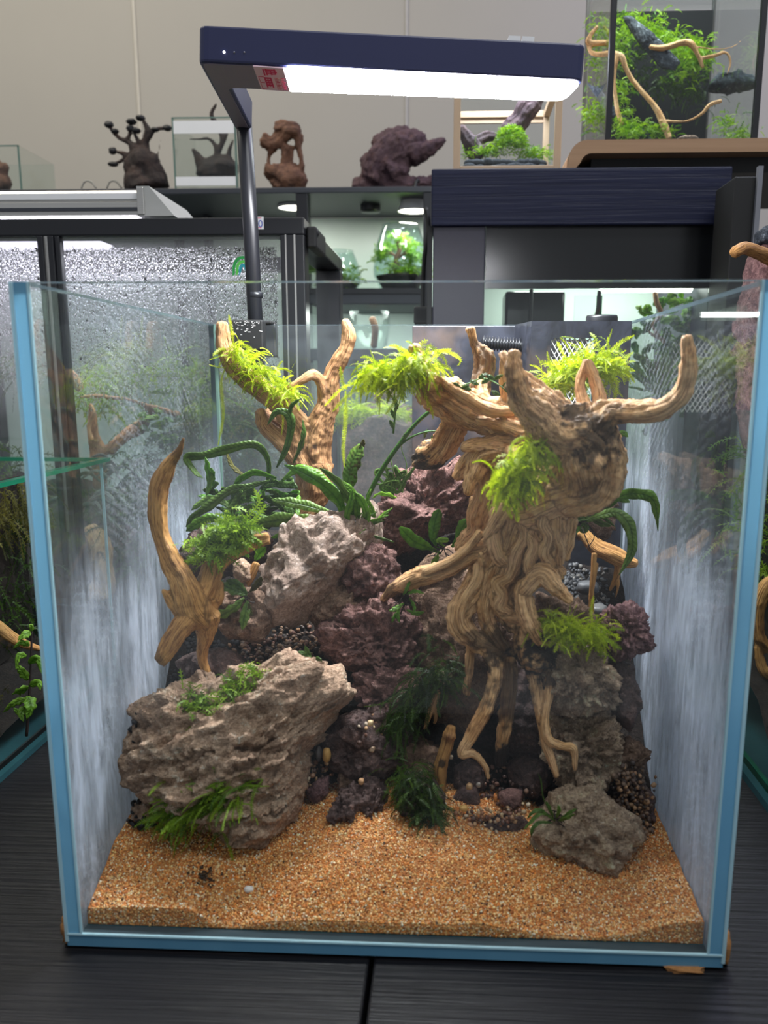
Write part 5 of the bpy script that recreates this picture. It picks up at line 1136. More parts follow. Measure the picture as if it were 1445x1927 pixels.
drops(15000, xm+.013, px0-.003, .225, zr-.010, TF+.0058, .0005, .0016, te, 4)
drops(5000, X_(-60, 600, TF), xm-.009, .245, zr-.010, TF+.0058, .0005, .0016, te, 5)
stick = aY(455, 497, TF)                                                     # arch sticker, half hidden behind the lamp pole
for k, (r, c) in enumerate(((.0105, (24, 140, 60)), (.0072, (80, 180, 70)), (.0042, (30, 140, 150)))):
    pts = [(stick[0]+r*cos(a), TF+.0050-.0002*k, stick[2]-.004+r*1.15*sin(a)) for a in np.linspace(0, pi, 15)]
    pts = [(pts[0][0], pts[0][1], pts[0][2]-.006)]+pts+[(pts[-1][0], pts[-1][1], pts[-1][2]-.006)]
    m = MB()
    for a, b in zip(pts[:-1], pts[1:]):
        ca, cb = np.array(a), np.array(b); cc = np.array((stick[0], a[1], stick[2]-.004)); ia = ca+(cc-ca)*(.0028/np.linalg.norm(cc-ca)); ib = cb+(cc-cb)*(.0028/np.linalg.norm(cc-cb))
        m.prism([ca, cb, ib, ia], (0, .0003, 0))
    m.build('arch_sticker', plain('sticker_%d' % k, c, .5), te)
p0 = aY(482, 432, TF); p1 = aY(496, 408, TF)                                    # price tag on the rail
tg_ = MB().box((p0[0], TF-.0012, p0[2]), (p1[0], TF-.0002, p1[2])).build('price_tag', M['white'], te)
def text(s, loc, size, mat, parent, name='lettering'):
    c = bpy.data.curves.new(name, 'FONT'); c.body = s; c.size = size; c.align_x = 'CENTER'; c.align_y = 'CENTER'; c.extrude = .0001
    o = bpy.data.objects.new(name, c); COL.objects.link(o); dg = bpy.context.evaluated_depsgraph_get()
    me = bpy.data.meshes.new_from_object(o.evaluated_get(dg)); bpy.data.objects.remove(o)
    me.transform(Matrix.Translation(Vector(loc)) @ Matrix.Rotation(pi/2, 4, 'X')); me.materials.clear(); me.materials.append(mat)
    q = bpy.data.objects.new(name, me); COL.objects.link(q); q.parent = parent; return q
text('0', ((p0[0]+p1[0])/2+.0008, TF-.0014, (p0[2]+p1[2])/2-.001), .009, plain('blue_ink', (60, 80, 170), .6), tg_)
for zz in (p0[2]+.0012, p1[2]-.0014): MB().box((p0[0]+.001, TF-.0014, zz), (p1[0]-.002, TF-.0011, zz+.0006)).build('tag_line', plain('pink_ink', (214, 90, 120), .6), tg_)
# silver light fixture lying on the terrarium
fx = thing('light_fixture', (-.35, TF+.06, zt), 'long brushed silver light fixture lying on the black-framed terrarium', 'lamp')
x1 = X_(258, 380, TF+.01); z0 = zt+.0045; zz = Z_(200, 357, TF+.02)
prof = [(TF+.012, z0), (TF+.012, z0+.012), (TF+.018, z0+.014), (TF+.018, zz-.006), (TF+.024, zz), (TF+.12, zz), (TF+.13, zz-.01), (TF+.13, z0)]
MB().prism([(-.62, y, z) for y, z in prof], (x1+.62, 0, 0)).build('body', M['alu'], fx)
MB().box((-.62, TF+.0165, zz-.0095), (x1, TF+.0185, zz-.0035), ch=.0006).build('ridge', M['white'], fx)
MB().box((-.62, TF+.0105, z0+.004), (x1, TF+.0125, z0+.007)).build('ridge', M['greyboard'], fx)
ec = [(x1, TF+.010, z0-.001), (x1+.035, TF+.010, z0-.001), (x1+.012, TF+.010, zz+.001), (x1, TF+.010, zz+.001)]
MB().prism(ec, (0, .12, 0)).build('end_cap', plain('grey_cap', (176, 176, 172), .4), fx)
MB().box((x1, TF+.009, z0), (x1+.007, TF+.012, zz), ch=.0008).build('end_cap', M['alu'], fx)
MB().box((-.62, TF+.014, z0-.0025), (x1-.005, TF+.12, z0-.0002)).build('led_strip', emit('led_glow', (.90, .86, 1.0), 9), fx)
MB().box((xl+.04, .565, zr+.001), (X_(215, 470, .6), .60, zr+.005), ch=.0005).build('led_bar', emit('led_bar_glow', (.86, .80, 1.0), 3.5), te)
area('terrarium_led', (-.36, .64, zr-.004), (-.36, .64, 0), .34, .10, 1.0, (.90, .88, 1.0))
# what grows in it
def bgsoil(name, label, x0, x1, y0, y1, z0, hf, mat='soilbase'):
    nx, ny = 30, 16; X, Y = np.meshgrid(np.linspace(x0, x1, nx), np.linspace(y0, y1, ny)); q = np.stack([X.ravel()*22, Y.ravel()*22, 0*X.ravel()], 1)
    u = (X.ravel()-x0)/(x1-x0); w = (Y.ravel()-y0)/(y1-y0); Z = hf(u, w)+.012*fbm(q, 4, 5)
    v = np.stack([X.ravel(), Y.ravel(), np.maximum(Z, z0+.004)], 1); i = np.arange(nx*ny).reshape(ny, nx)
    f = np.stack([i[:-1, :-1], i[:-1, 1:], i[1:, 1:], i[1:, :-1]], -1).reshape(-1, 4); n0 = len(v)
    vb = v[i[0]].copy(); vb[:, 2] = z0; v = np.vstack([v, vb]); f = np.vstack([f, np.array([[n0+k, n0+k+1, i[0, k+1], i[0, k]] for k in range(nx-1)])])
    return tag(put(name, raw_mesh(name, v, f, M[mat], True)), label, name, kind='stuff')
bgsoil('soil', 'dark soil bank inside the fogged black-framed terrarium', xl+.04, xr-.04, TF+.04, TB-.04, .013, lambda u, w: .03+.10*w)
moss('moss_tuft', 'yellow-green moss bank hanging high inside the fogged terrarium', [(240,700,.62,40,16,.01),(330,690,.62,34,14,.01),(380,720,.62,26,20,.01),(180,740,.60,24,20,.01)], 260, .04, 'mossmid', 40, .6, .1, 1, 2.4, step=.004, rc=1)
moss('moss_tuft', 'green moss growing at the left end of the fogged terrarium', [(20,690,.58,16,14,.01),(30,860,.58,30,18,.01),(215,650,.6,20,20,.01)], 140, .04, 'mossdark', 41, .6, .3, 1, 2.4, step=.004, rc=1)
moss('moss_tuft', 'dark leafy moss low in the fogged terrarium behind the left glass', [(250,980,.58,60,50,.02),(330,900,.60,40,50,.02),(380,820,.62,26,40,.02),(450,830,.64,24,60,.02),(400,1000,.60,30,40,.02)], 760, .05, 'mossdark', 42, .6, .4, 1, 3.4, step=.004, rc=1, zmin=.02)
moss('moss_tuft', 'brownish moss bank at the rear right end inside the fogged terrarium', [(430,790,.70,26,30,.02),(485,800,.70,22,30,.02),(460,870,.68,30,30,.02),(505,880,.68,18,40,.02),(420,720,.70,22,24,.02)], 520, .05, 'mossbrown', 43, .6, .3, 1, 3.6, step=.004, rc=1, zmin=.03)
wood('driftwood', 'slender brown driftwood crossing inside the fogged terrarium', [[(145,748,.56,4),(190,746,.57,6),(240,752,.58,5),(300,770,.59,6),(340,782,.60,9)],[(170,760,.56,5),(175,800,.57,10),(185,860,.58,14),(190,920,.58,14)],[(282,772,.59,9),(262,805,.59,13),(228,825,.58,11),(205,850,.58,12)]], 'wood', .003, 51, .5, clip=False)
wood('driftwood', 'curved brown root near the mullion inside the fogged terrarium', [[(118,690,.56,7),(138,712,.56,10),(152,735,.56,7)],[(118,872,.55,8),(124,850,.55,12),(140,838,.56,10)]], 'wood', .003, 52, .5, clip=False)
wood('driftwood', 'pale trunk-like driftwood standing low in the fogged terrarium', [[(168,990,.54,14),(185,1030,.54,22),(196,1080,.54,22),(190,1130,.54,26)]], 'wood2', .003, 53, .5, clip=False)
wood('stick', 'pink-tinged twig upright inside the fogged terrarium', [[(168,758,.54,3.5),(176,775,.54,4.5),(168,800,.545,5),(172,830,.55,6)]], 'wood2', .002, 54, .3, cat='stick', clip=False)
sp = thing('striped_plant', tuple(aY(210, 960, .55)), 'striped spiky-leaved plant low inside the fogged terrarium', 'plant')
for k in range(34):
    x, y = 150+rg.uniform(0, 110), 880+rg.uniform(0, 110); l = rg.uniform(30, 80); s = 1 if rg.uniform() < .65 else -1
    leaf(sp, [(x, y, .55), (x+s*l*.5, y-14-rg.uniform(0, 12), .548), (x+s*l, y+rg.uniform(-10, 14), .546)], 3.6, 'stripe', 500+k, tv=rg.uniform(0, 1), wave=.03)
lp_ = thing('leafy_plant', tuple(aY(315, 810, .58)), 'small light green leafy plant halfway up inside the fogged terrarium', 'plant')
for k in range(18): x, y = 310+rg.normal()*28, 800+rg.normal()*30; leaf(lp_, [(x, y, .58), (x+rg.normal()*10, y-8, .578), (x+rg.normal()*20, y-4, .576)], 6, 'fernlight', 540+k, tv=rg.uniform(0, .9))

# ================================================================ low mossy tank at the left edge
lx, ly0, ly1, lz = -.2665, .06, .385, .193
lt = thing('low_tank', (-.42, .22, 0), 'low glass tank with green cut edges and a dark moss wall at the left edge', 'aquarium')
def gp_(nm, a, b, mt='plainglass', par=None): return MB().box(a, b).build(nm, M[mt] if isinstance(mt, str) else mt, par)
gp_('side_pane', (lx-.005, ly0, .004), (lx, ly1, lz-.003), par=lt); gp_('back_pane', (-.57, ly1-.005, .004), (lx-.005, ly1, lz-.003), par=lt); gp_('front_pane', (-.57, ly0, .004), (lx-.005, ly0+.005, lz-.003), par=lt); gp_('side_pane', (-.575, ly0, .004), (-.57, ly1, lz-.003), par=lt)
gp_('rim', (lx-.0065, ly0, lz-.003), (lx, ly1, lz), 'edgegreen', lt); gp_('rim', (-.57, ly1-.006, lz-.003), (lx-.0065, ly1, lz), 'edgegreen', lt)
gp_('base_pane', (-.575, ly0, 0), (lx, ly1, .004), 'edgedark', lt); gp_('silicone_seam', (lx-.0065, ly0, .004), (lx-.005, ly1, .0075), 'rubber', lt)
gp_('corner_seam', (lx-.007, ly1-.007, .006), (lx-.005, ly1-.005, lz-.003), 'edgelight', lt)
bgsoil('soil', 'damp dark soil sloping inside the low mossy tank', -.565, lx-.009, ly0+.009, ly1-.009, .0045, lambda u, w: .022+.012*w)
def wallpx(y, z): return (y, z)
def moss_world(name, label, pts, n, L, mat, seed, nd, **kw):
    """moss whose tufts sit on given world points"""
    out = []
    for p in pts:
        d = np.array(p)-CAM; zc = d@_f; out.append((CX+FPX*(d@_r)/zc, CY-FPX*(d@_u)/zc, p[1], *nd))
    return moss(name, label, out, n, L, mat, seed, rc=1, **kw)
gp_('backing_mat', (-.345, ly0+.01, .03), (-.341, ly1-.012, .178), 'soilbase', lt)
moss_world('moss_tuft', 'dark hanging moss covering the upper wall of the low tank at the left edge', [(-.330, y, z) for y in np.linspace(.13, .36, 9) for z in (.172, .160, .145)], 420, .026, 'mossbrown', 61, (14, 8, .01), droop=.9, up=-.3, wid=2.0, step=.0028)
moss_world('moss_tuft', 'deep green moss on the lower wall of the low tank at the left edge', [(-.335, y, z) for y in np.linspace(.12, .36, 9) for z in (.13, .105, .08, .055)], 460, .024, 'mossdark', 62, (16, 12, .01), droop=.7, up=.1, wid=2.0, step=.0028)
moss_world('moss_tuft', 'mossy ground patch in the low tank below the ivy', [(-.300, y, .036) for y in np.linspace(.12, .22, 6)], 150, .012, 'mossbrown', 63, (14, 6, .008), droop=.5, up=.6, wid=1.6, step=.0024)
wood('driftwood', 'thin reddish root lying across the low tank at the left edge', [[(-30,1165,.20,14),(10,1190,.20,12),(45,1212,.205,9),(78,1222,.21,6)]], 'wood3', .0012, 64, .5, clip=False)
iv = thing('ivy', tuple(aY(52, 1380, .185)), 'young green ivy sprig climbing in the low tank at the left edge', 'plant')
stem(iv, [(50,1385,.185),(54,1330,.186),(58,1250,.188),(60,1185,.19)], 3.2, 'wooddark')
for i, (pts, w, tv) in enumerate([([(58,1190,.188),(45,1195,.184),(33,1205,.182)],9,.6),([(56,1215,.187),(40,1210,.183),(24,1222,.181)],7,.4),([(50,1235,.187),(35,1235,.183),(30,1262,.181)],7,.5),([(55,1250,.186),(70,1240,.183),(80,1270,.181)],9,.4),([(52,1280,.186),(40,1262,.183),(30,1250,.182)],9,.6),([(55,1290,.185),(72,1285,.182),(76,1300,.181)],8,.5),([(50,1300,.185),(40,1300,.181),(22,1308,.179)],13,.5),([(52,1310,.185),(58,1330,.180),(50,1355,.178)],13,.35),([(48,1315,.185),(25,1325,.18),(5,1342,.178)],9,.7),([(46,1340,.185),(35,1340,.181),(25,1332,.18)],8,.4),([(52,1330,.184),(40,1342,.18),(44,1358,.178)],9,.5),([(60,1188,.189),(58,1178,.188),(54,1180,.187)],5,.8)]): leaf(iv, pts, w, 'fernlight', 560+i, tv=tv, prof=([0,.2,.45,.75,1],[.3,1,.9,.55,.05]))

# ================================================================ tank at the right edge
rt = thing('right_tank', (.36, .24, 0), 'dark planted glass tank cut off by the right edge of the view', 'aquarium')
rx = .2225
gp_('side_pane', (rx, .06, .005), (rx+.005, .42, .24), par=rt); gp_('back_pane', (rx+.005, .415, .005), (.52, .42, .24), par=rt); gp_('front_pane', (rx+.005, .06, .005), (.52, .065, .24), par=rt); gp_('side_pane', (.515, .065, .005), (.52, .415, .24), par=rt)
gp_('base_pane', (rx, .06, 0), (.52, .42, .005), 'edgedark', rt); gp_('silicone_seam', (rx+.005, .065, .005), (rx+.008, .415, .010), 'edgegreen', rt); gp_('backing_mat', (.285, .07, .008), (.288, .41, .21), 'soilbase', rt)
bgsoil('soil', 'amber-brown gravelly soil in the right edge tank', rx+.009, .50, .075, .40, .006, lambda u, w: .035+.03*w)
rock('purple_rock', 'tall mauve rough stone column rising from the right edge tank', [(1418,470),(1450,455),(1490,470),(1500,700),(1480,860),(1410,860),(1395,760),(1390,640),(1400,560)], .36, .03, .1, 'purple', 'lava', 6, 201, .8, clip=False)
rock('grey_stone', 'small grey stone on top of the mauve stone column', [(1424,436),(1440,426),(1470,430),(1480,455),(1450,465),(1426,458)], .36, .015, .1, 'slate', 'rough', 4, 202, .8, clip=False)
wood('driftwood_branch', 'golden branch poking out left from the mauve stone column', [[(1384,474,.31,9),(1400,468,.315,10),(1425,474,.325,11),(1460,492,.34,13),(1500,510,.35,13)]], 'wood3', .0012, 71, .5, [(1384,473,.31,10)], clip=False)
wood('driftwood', 'dark orange root curling inside the right edge tank', [[(1470,1080,.26,12),(1440,1105,.25,14),(1425,1150,.25,14),(1430,1200,.25,12),(1460,1230,.25,10)],[(1470,1270,.25,10),(1440,1262,.25,10),(1425,1215,.25,8)]], 'wood3', .0014, 72, .6, clip=False)
moss_world('moss_tuft', 'leafy greenery behind the right glass beside the mauve stone column', [(.262, y, z) for y in (.28, .33, .38) for z in (.12, .15, .18, .205)], 150, .03, 'mossmid', 73, (14, 12, .008), droop=.5, up=.3, wid=2.2, step=.003)
moss_world('moss_tuft', 'golden moss beside the dark stones at the upper right edge', [(.345, .44, .42), (.34, .44, .40)], 60, .03, 'mossbrown', 74, (10, 12, .008), droop=.5, up=.3, wid=2.0, step=.003)

# ================================================================ black hooded aquarium behind
HF, HB = .60, .86
c_x0, c_x1 = X_(812, 320, HF), X_(1378, 330, HF); hz0, hz1 = Z_(1000, 424, HF), Z_(1000, 316, HF); gz = Z_(1000, 541, HF)
ca = thing('hooded_aquarium', ((c_x0+c_x1)/2, .73, 0), 'tall black hooded aquarium cabinet with wood-grain front behind the big tank', 'aquarium')
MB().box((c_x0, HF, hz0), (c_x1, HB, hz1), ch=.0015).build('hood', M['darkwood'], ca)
pxe = X_(913, 480, HF); MB().box((c_x0+.002, HF+.004, 0), (pxe, HF+.03, hz0), ch=.0012).build('pillar', M['pillar'], ca)
MB().box((c_x0-.004, HF+.006, 0), (c_x0+.001, HF+.03, hz0+.001)).build('edge_strip', M['rubber'], ca)
MB().box((pxe+.0008, HF+.010, gz), (c_x1-.002, HF+.014, hz0)).build('dark_panel', M['gloss'], ca)
MB().box((c_x0+.002, HB-.012, 0), (c_x1, HB, hz0)).build('back_board', M['pale'], ca)
MB().box((c_x1-.012, HF+.015, 0), (c_x1, HB-.012, hz0)).build('side_board', M['pillar'], ca)
MB().box((c_x0+.002, HF+.03, 0), (c_x0+.014, HB-.012, hz0)).build('side_board', M['pillar'], ca)
MB().box((pxe, HF+.012, .0), (c_x1-.012, HF+.016, gz)).build('front_glass', M['plainglass'], ca)
MB().box((X_(1080, 600, HF+.05), HF+.05, .02), (X_(1130, 600, HF+.05), HF+.053, gz-.004)).build('divider_glass', M['plainglass'], ca)
MB().box((X_(1122, 600, HF+.05), HF+.048, .02), (X_(1131, 600, HF+.05), HF+.055, gz-.004)).build('divider_edge', M['edgegreen'], ca)
MB().box((X_(950, 600, HF+.1), HF+.10, .01), (X_(1062, 600, HF+.1), HF+.16, Z_(1000, 548, HF+.1)), ch=.003).build('equipment_box', M['gloss'], ca)
tb = MB(); tb.tube([(X_(1130, 552, HF+.06), HF+.06, gz+.004), (X_(1300, 552, HF+.06), HF+.06, gz+.004)], .004, 12); tb.build('light_tube', emit('tube_glow', (.95, 1, .93), 5), ca, True)
for k, (a, b) in enumerate((((1000, 545), (970, 700)), ((1128, 548), (1095, 640)))):
    m = MB(); p, q = aY(*a, HF+.045), aY(*b, HF+.045); m.tube(catmull([p, (p+q)/2+np.array([.006, 0, 0]), q], 6), .0022, 8); m.build('cable', M['rubber'], ca, True)
area('hood_light', (X_(1150, 500, .74), .74, hz0-.004), (X_(1150, 500, .74), .74, 0), .22, .08, .85, (.93, 1.0, .93))
sx0, sx1 = X_(1374, 500, .52), X_(1414, 500, .52)
cs = thing('cabinet_panel', ((sx0+sx1)/2, .55, 0), 'upright black cabinet side panel with pale front edge right of the hooded aquarium', 'panel')
MB().box((sx0, .525, 0), (sx1, .585, Z_(1400, 330, .52)), ch=.001).build('board', M['rubber'], cs); MB().box((sx1-.0005, .520, 0), (sx1+.004, .526, Z_(1420, 312, .52))).build('edge_trim', plain('grey_trim', (120, 122, 130), .5), cs)
gx_ = thing('aquarium_plant', tuple(aY(1290, 760, .68)), 'glossy green leafy plant inside the hooded aquarium at right', 'plant')
stem(gx_, [(1290,800,.68),(1285,680,.68),(1300,580,.68)], 3)
for k in range(150):
    x, y = 1270+rg.normal()*50, 650+rg.normal()*75; an = rg.uniform(-2.8, .2); l = rg.uniform(20, 42)
    if not (1150 < x < 1350 and 545 < y < 840): continue
    leaf(gx_, [(x, y, .68), (x+cos(an)*l*.5, y+sin(an)*l*.4, .675), (x+cos(an)*l, y+sin(an)*l*.5, .67)], rg.uniform(5, 9), 'fernlight' if k % 5 else 'fern', 600+k, tv=rg.uniform(.1, .9))
gx2 = thing('aquarium_plant', tuple(aY(1235, 720, .66)), 'spiky yellow-orange leaved plant low in the hooded aquarium', 'plant')
for k in range(36):
    an = -pi/2+rg.normal()*.7; l = rg.uniform(40, 90); leaf(gx2, [(1240, 740, .66), (1240+cos(an)*l*.6, 740+sin(an)*l*.6, .655), (1240+cos(an)*l, 740+sin(an)*l*.95, .65)], 3, 'fernlight' if k % 3 else 'fernspot', 700+k, tv=.9)
wood('driftwood_branch', 'thin pale zigzag branch inside the hooded aquarium', [[(1232,548,.66,4),(1236,570,.66,5),(1244,592,.66,4),(1228,612,.66,3.5),(1240,632,.66,3.5),(1250,645,.66,4)],[(1250,640,.66,4),(1228,630,.66,3),(1220,622,.66,2.5)]], 'wood', .0014, 81, .3, clip=False)

# beige framed little terrarium on the hood
bf = HF+.02; bb = bf+.13; bx0, bx1 = X_(853, 300, bf), X_(1055, 300, bf); bz0 = hz1; bz1 = Z_(950, 140, bf)
be = thing('beige_terrarium', ((bx0+bx1)/2, bf+.06, hz1), 'small beige-framed glass terrarium with a moss ball on the hooded aquarium', 'terrarium')
w = .007
for a, b in (((bx0, bf, bz0), (bx0+w, bf+w, bz1)), ((bx1-w, bf, bz0), (bx1, bf+w, bz1)), ((bx0, bb-w, bz0), (bx0+w, bb, bz1)), ((bx1-w, bb-w, bz0), (bx1, bb, bz1))): MB().box(a, b, ch=.0006).build('post', M['beige'], be)
for zz in (bz0, bz1-w):
    for a, b in (((bx0+w, bf, zz), (bx1-w, bf+w, zz+w)), ((bx0+w, bb-w, zz), (bx1-w, bb, zz+w)), ((bx0, bf+w, zz), (bx0+w, bb-w, zz+w)), ((bx1-w, bf+w, zz), (bx1, bb-w, zz+w))): MB().box(a, b, ch=.0006).build('rail', M['beige'], be)
zr2 = Z_(930, 228, bb); MB().box((bx0+w, bb-.004, zr2-.003), (bx1-w, bb, zr2+.002)).build('rail', M['beige'], be)
MB().box((bx0+w, bf+.002, bz0+w), (bx1-w, bf+.004, bz1-w)).build('front_glass', M['plainglass'], be); MB().box((bx0+.002, bf+w, bz0+w), (bx0+.004, bb-w, bz1-w)).build('side_glass', M['plainglass'], be)
MB().box((bx0+w, bf+w, bz0+.001), (bx1-w, bb-w, bz0+.003)).build('base_tray', M['black'], be)
kwb = dict(wid=1.2, step=.0014, rc=1)
moss('moss_ball', 'round green moss ball in the middle of the beige terrarium', [(962+26*cos(a_)*cos(b_), 268-26*sin(b_), .665-.016*sin(a_)*cos(b_), 2, 2, .001) for a_ in np.linspace(0, 2*pi, 22) for b_ in (-.2, .1, .4, .7, 1.0, 1.35)], 1300, .0055, 'mosstank', 82, .3, .5, **dict(kwb, spread=1.2))
moss('moss_tuft', 'low moss mound left in the beige terrarium', [(905,290,.66,18,5,.006),(925,285,.66,14,6,.006)], 300, .008, 'mosstank', 83, .4, .6, **kwb)
moss('moss_tuft', 'low moss mound right in the beige terrarium', [(990,288,.66,18,5,.006),(1010,292,.66,14,5,.006)], 300, .008, 'mosstank', 84, .4, .6, **kwb)
wood('driftwood', 'dark forked wood at the left in the beige terrarium', [[(866,238,.67,6),(876,256,.67,11),(890,275,.67,14),(900,298,.67,14)],[(890,268,.67,10),(915,258,.68,10),(940,262,.68,7)],[(890,295,.66,9),(915,278,.665,7),(940,270,.67,5)]], 'woodpurple', .0016, 85, .8, clip=False)
wood('driftwood', 'thick grey log leaning right in the beige terrarium', [[(1012,180,.70,15),(990,210,.70,18),(965,240,.70,16),(945,262,.70,12)]], 'woodpurple', .0016, 86, 1.0, clip=False)
v, f = ico(2); pm = raw_mesh('pebble', (np.sign(v)*np.abs(v)**.9)*np.array([1, .9, .72])*(1+.12*vn(v*1.5, 3)[:, None]), f, M['slate'], True)
rgb = np.random.default_rng(31)
for k in range(40):
    row = k % 2; o = bpy.data.objects.new('pebble', pm); COL.objects.link(o); s = rgb.uniform(.0042, .0068)
    o.location = (bx0+w+.008+(bx1-bx0-2*w-.016)*((k//2)+.5*row)/20.0, bf+.014+row*.006, bz0+.003+s*.72+row*.006); o.scale = (s, s, s); o.rotation_euler = (rgb.normal()*.2, rgb.normal()*.2, rgb.uniform(0, 6))
    tag(o, 'smooth black pebble in the row along the front of the beige terrarium', 'pebble', 'black pebbles in the beige terrarium')
area('beige_terrarium_bare_light', ((bx0+bx1)/2, bf+.06, bz1+.05), ((bx0+bx1)/2, bf+.06, 0), .10, .06, .45, (.80, .86, 1.0))  # bare light added above the terrarium, no lamp built for it

# tall planted terrarium on its plywood stand
af, ab = .62, .81; tz = Z_(1300, 267, af); ax0, ax1 = X_(1147, 200, af), X_(1425, 200, af); az1 = tz+.24
stand = thing('plywood_stand', ((ax0+ax1)/2, .70, hz1), 'bent plywood stand with rounded end on the hooded aquarium', 'stand')
s0 = X_(1060, 305, af); s1 = s0+.45; zb_ = Z_(1300, 292, af); rr = .018
prof = [(s0, hz1), (s0+.004, hz1+.004)]+[(s0+.004+rr-rr*cos(a)*1.0, tz-rr+rr*sin(a)) for a in np.linspace(.2, pi/2, 7)]+[(s1, tz), (s1, zb_)]+[(s0+.016+rr*.6-rr*.6*cos(a), zb_-rr*.6+rr*.6*sin(a)) for a in np.linspace(pi/2, .2, 6)]+[(s0+.010, hz1)]
MB().prism([(x, af-.012, z) for x, z in prof], (0, ab-af+.05, 0)).build('top', M['tray'], stand)
MB().box((s0+.03, af+.01, hz1), (s1-.01, ab+.02, zb_-.0004)).build('dark_filler', M['rubber'], stand)  # black block added to fill the dark space under the stand
ta = thing('tall_terrarium', ((ax0+ax1)/2, .72, tz), 'tall glass terrarium with mossy slate wall on the plywood stand', 'terrarium')
for a, b in (((ax0-.003, af, tz), (ax0+.003, af+.006, az1)), ((ax1-.003, af, tz), (ax1+.003, af+.006, az1)), ((ax0-.002, ab-.004, tz), (ax0+.002, ab, az1)), ((ax1-.002, ab-.004, tz), (ax1+.002, ab, az1))): MB().box(a, b, ch=.0006).build('corner_post', M['black'], ta)
MB().box((ax0+.003, af+.001, tz), (ax1-.003, af+.004, az1)).build('front_glass', M['plainglass'], ta); MB().box((ax0-.002, af+.006, tz), (ax0+.001, ab-.004, az1)).build('side_glass', M['plainglass'], ta); MB().box((ax1-.001, af+.006, tz), (ax1+.002, ab-.004, az1)).build('side_glass', M['plainglass'], ta)
bzt = Z_(1240, 22, ab-.01); MB().box((ax0+.003, ab-.012, tz), (ax1-.003, ab-.006, bzt)).build('back_panel', plain('navy_backing', (9, 10, 16), .8, spec=.2), ta)
MB().box((ax0+.003, af+.006, tz+.0003), (ax1-.003, ab-.013, tz+.004)).build('base_tray', M['black'], ta)
MB().box((ax0+.003, af+.03, bzt+.004), (ax1-.003, ab-.004, bzt+.007)).build('glass_lid', M['plainglass'], ta); MB().box((ax0+.003, af+.028, bzt+.0035), (ax1-.003, af+.03, bzt+.0075)).build('lid_edge', M['edgelight'], ta)
kwt = dict(wid=1.5, step=.0018, rc=1, spread=1.0)
moss('moss_tuft', 'bright moss cushion at the top of the tall terrarium wall', [(1215,45,.74,26,14,.008),(1180,50,.74,20,14,.008),(1165,90,.73,12,20,.008),(1235,70,.74,12,8,.008)], 560, .012, 'mosstank', 91, .6, .5, **kwt)
moss('moss_tuft', 'bright moss cushion under the branch at the right of the tall terrarium wall', [(1270,85,.73,20,12,.008),(1305,95,.73,18,16,.008),(1290,130,.73,26,14,.008),(1315,110,.73,10,12,.008)], 620, .012, 'mosstank', 92, .6, .5, **kwt)
moss('moss_tuft', 'dark green moss below the slate slab in the tall terrarium', [(1200,120,.75,18,26,.008),(1250,160,.75,26,18,.008),(1300,170,.75,20,16,.008)], 420, .013, 'mossdark', 93, .7, .1, **kwt)
moss('moss_tuft', 'moss cushions at the left corner of the tall terrarium', [(1125,60,.72,14,16,.006),(1120,130,.72,12,24,.006),(1115,215,.70,12,18,.006),(1170,180,.70,8,20,.006),(1175,230,.68,10,14,.006)], 520, .011, 'mosstank', 94, .6, .5, **kwt)
moss('moss_tuft', 'moss cushions on the floor of the tall terrarium', [(1200,240,.67,18,8,.006),(1180,250,.66,12,6,.006),(1240,250,.67,20,6,.006),(1390,255,.68,14,6,.006),(1370,235,.7,14,12,.006)], 420, .010, 'mosstank', 95, .5, .6, **kwt)
rock('slate_rock', 'dark slate slab lying diagonally across the moss wall of the tall terrarium', [(1170,32),(1185,30),(1225,60),(1280,118),(1268,132),(1245,128),(1200,78)], .70, .006, .3, 'slate', 'strata', 5, 96, .45, power=.95, clip=False)
rock('slate_rock', 'thin slate slab leaning in the lower left of the tall terrarium', [(1100,150),(1112,150),(1165,215),(1235,262),(1225,268),(1150,225)], .69, .005, .3, 'slate', 'strata', 4, 97, .45, power=.95, clip=False)
rock('slate_rock', 'jagged slate stone at the right rear of the tall terrarium', [(1332,165),(1345,142),(1362,150),(1385,138),(1415,145),(1425,162),(1400,168),(1360,172)], .76, .012, .3, 'slate', 'rough', 4, 98, 1.0, clip=False)
wood('driftwood_branch', 'spidery brown branch reaching right over the moss in the tall terrarium', [[(1222,88,.69,4),(1245,90,.69,5),(1285,80,.685,5),(1300,84,.68,5),(1312,100,.68,4),(1322,128,.68,3)],[(1315,110,.68,3),(1340,106,.68,3),(1366,100,.68,2.4),(1374,118,.68,2),(1368,140,.68,1.4)],[(1300,86,.68,2),(1340,92,.68,1.4),(1378,88,.68,1.3),(1405,66,.68,1)]], 'wood2', .0012, 101, .3, clip=False)
wood('driftwood_branch', 'looping brown branch at the left corner of the tall terrarium', [[(1125,50,.69,3),(1112,65,.69,4),(1108,82,.69,5),(1140,80,.69,4)],[(1108,82,.69,4),(1115,100,.69,4),(1148,102,.685,5),(1170,108,.68,5),(1178,130,.68,4),(1200,165,.68,4),(1235,205,.675,5),(1250,235,.67,6),(1260,262,.665,5)],[(1160,105,.68,4),(1155,150,.68,4),(1160,200,.68,4),(1170,235,.675,4)]], 'wood2', .0012, 102, .3, clip=False)
wood('driftwood_branch', 'thin twig pointing right low in the tall terrarium', [[(1240,228,.67,3),(1290,228,.665,2),(1318,215,.66,3),(1335,198,.66,3.4),(1358,190,.66,3)]], 'wood2', .0011, 103, .3, clip=False)
rock('sand_stone', 'pale cream stones at the front floor of the tall terrarium', [(1268,265),(1285,258),(1310,260),(1318,266),(1290,268)], .64, .008, .2, 'pale_rock', 'rough', 4, 104, .8, clip=False)
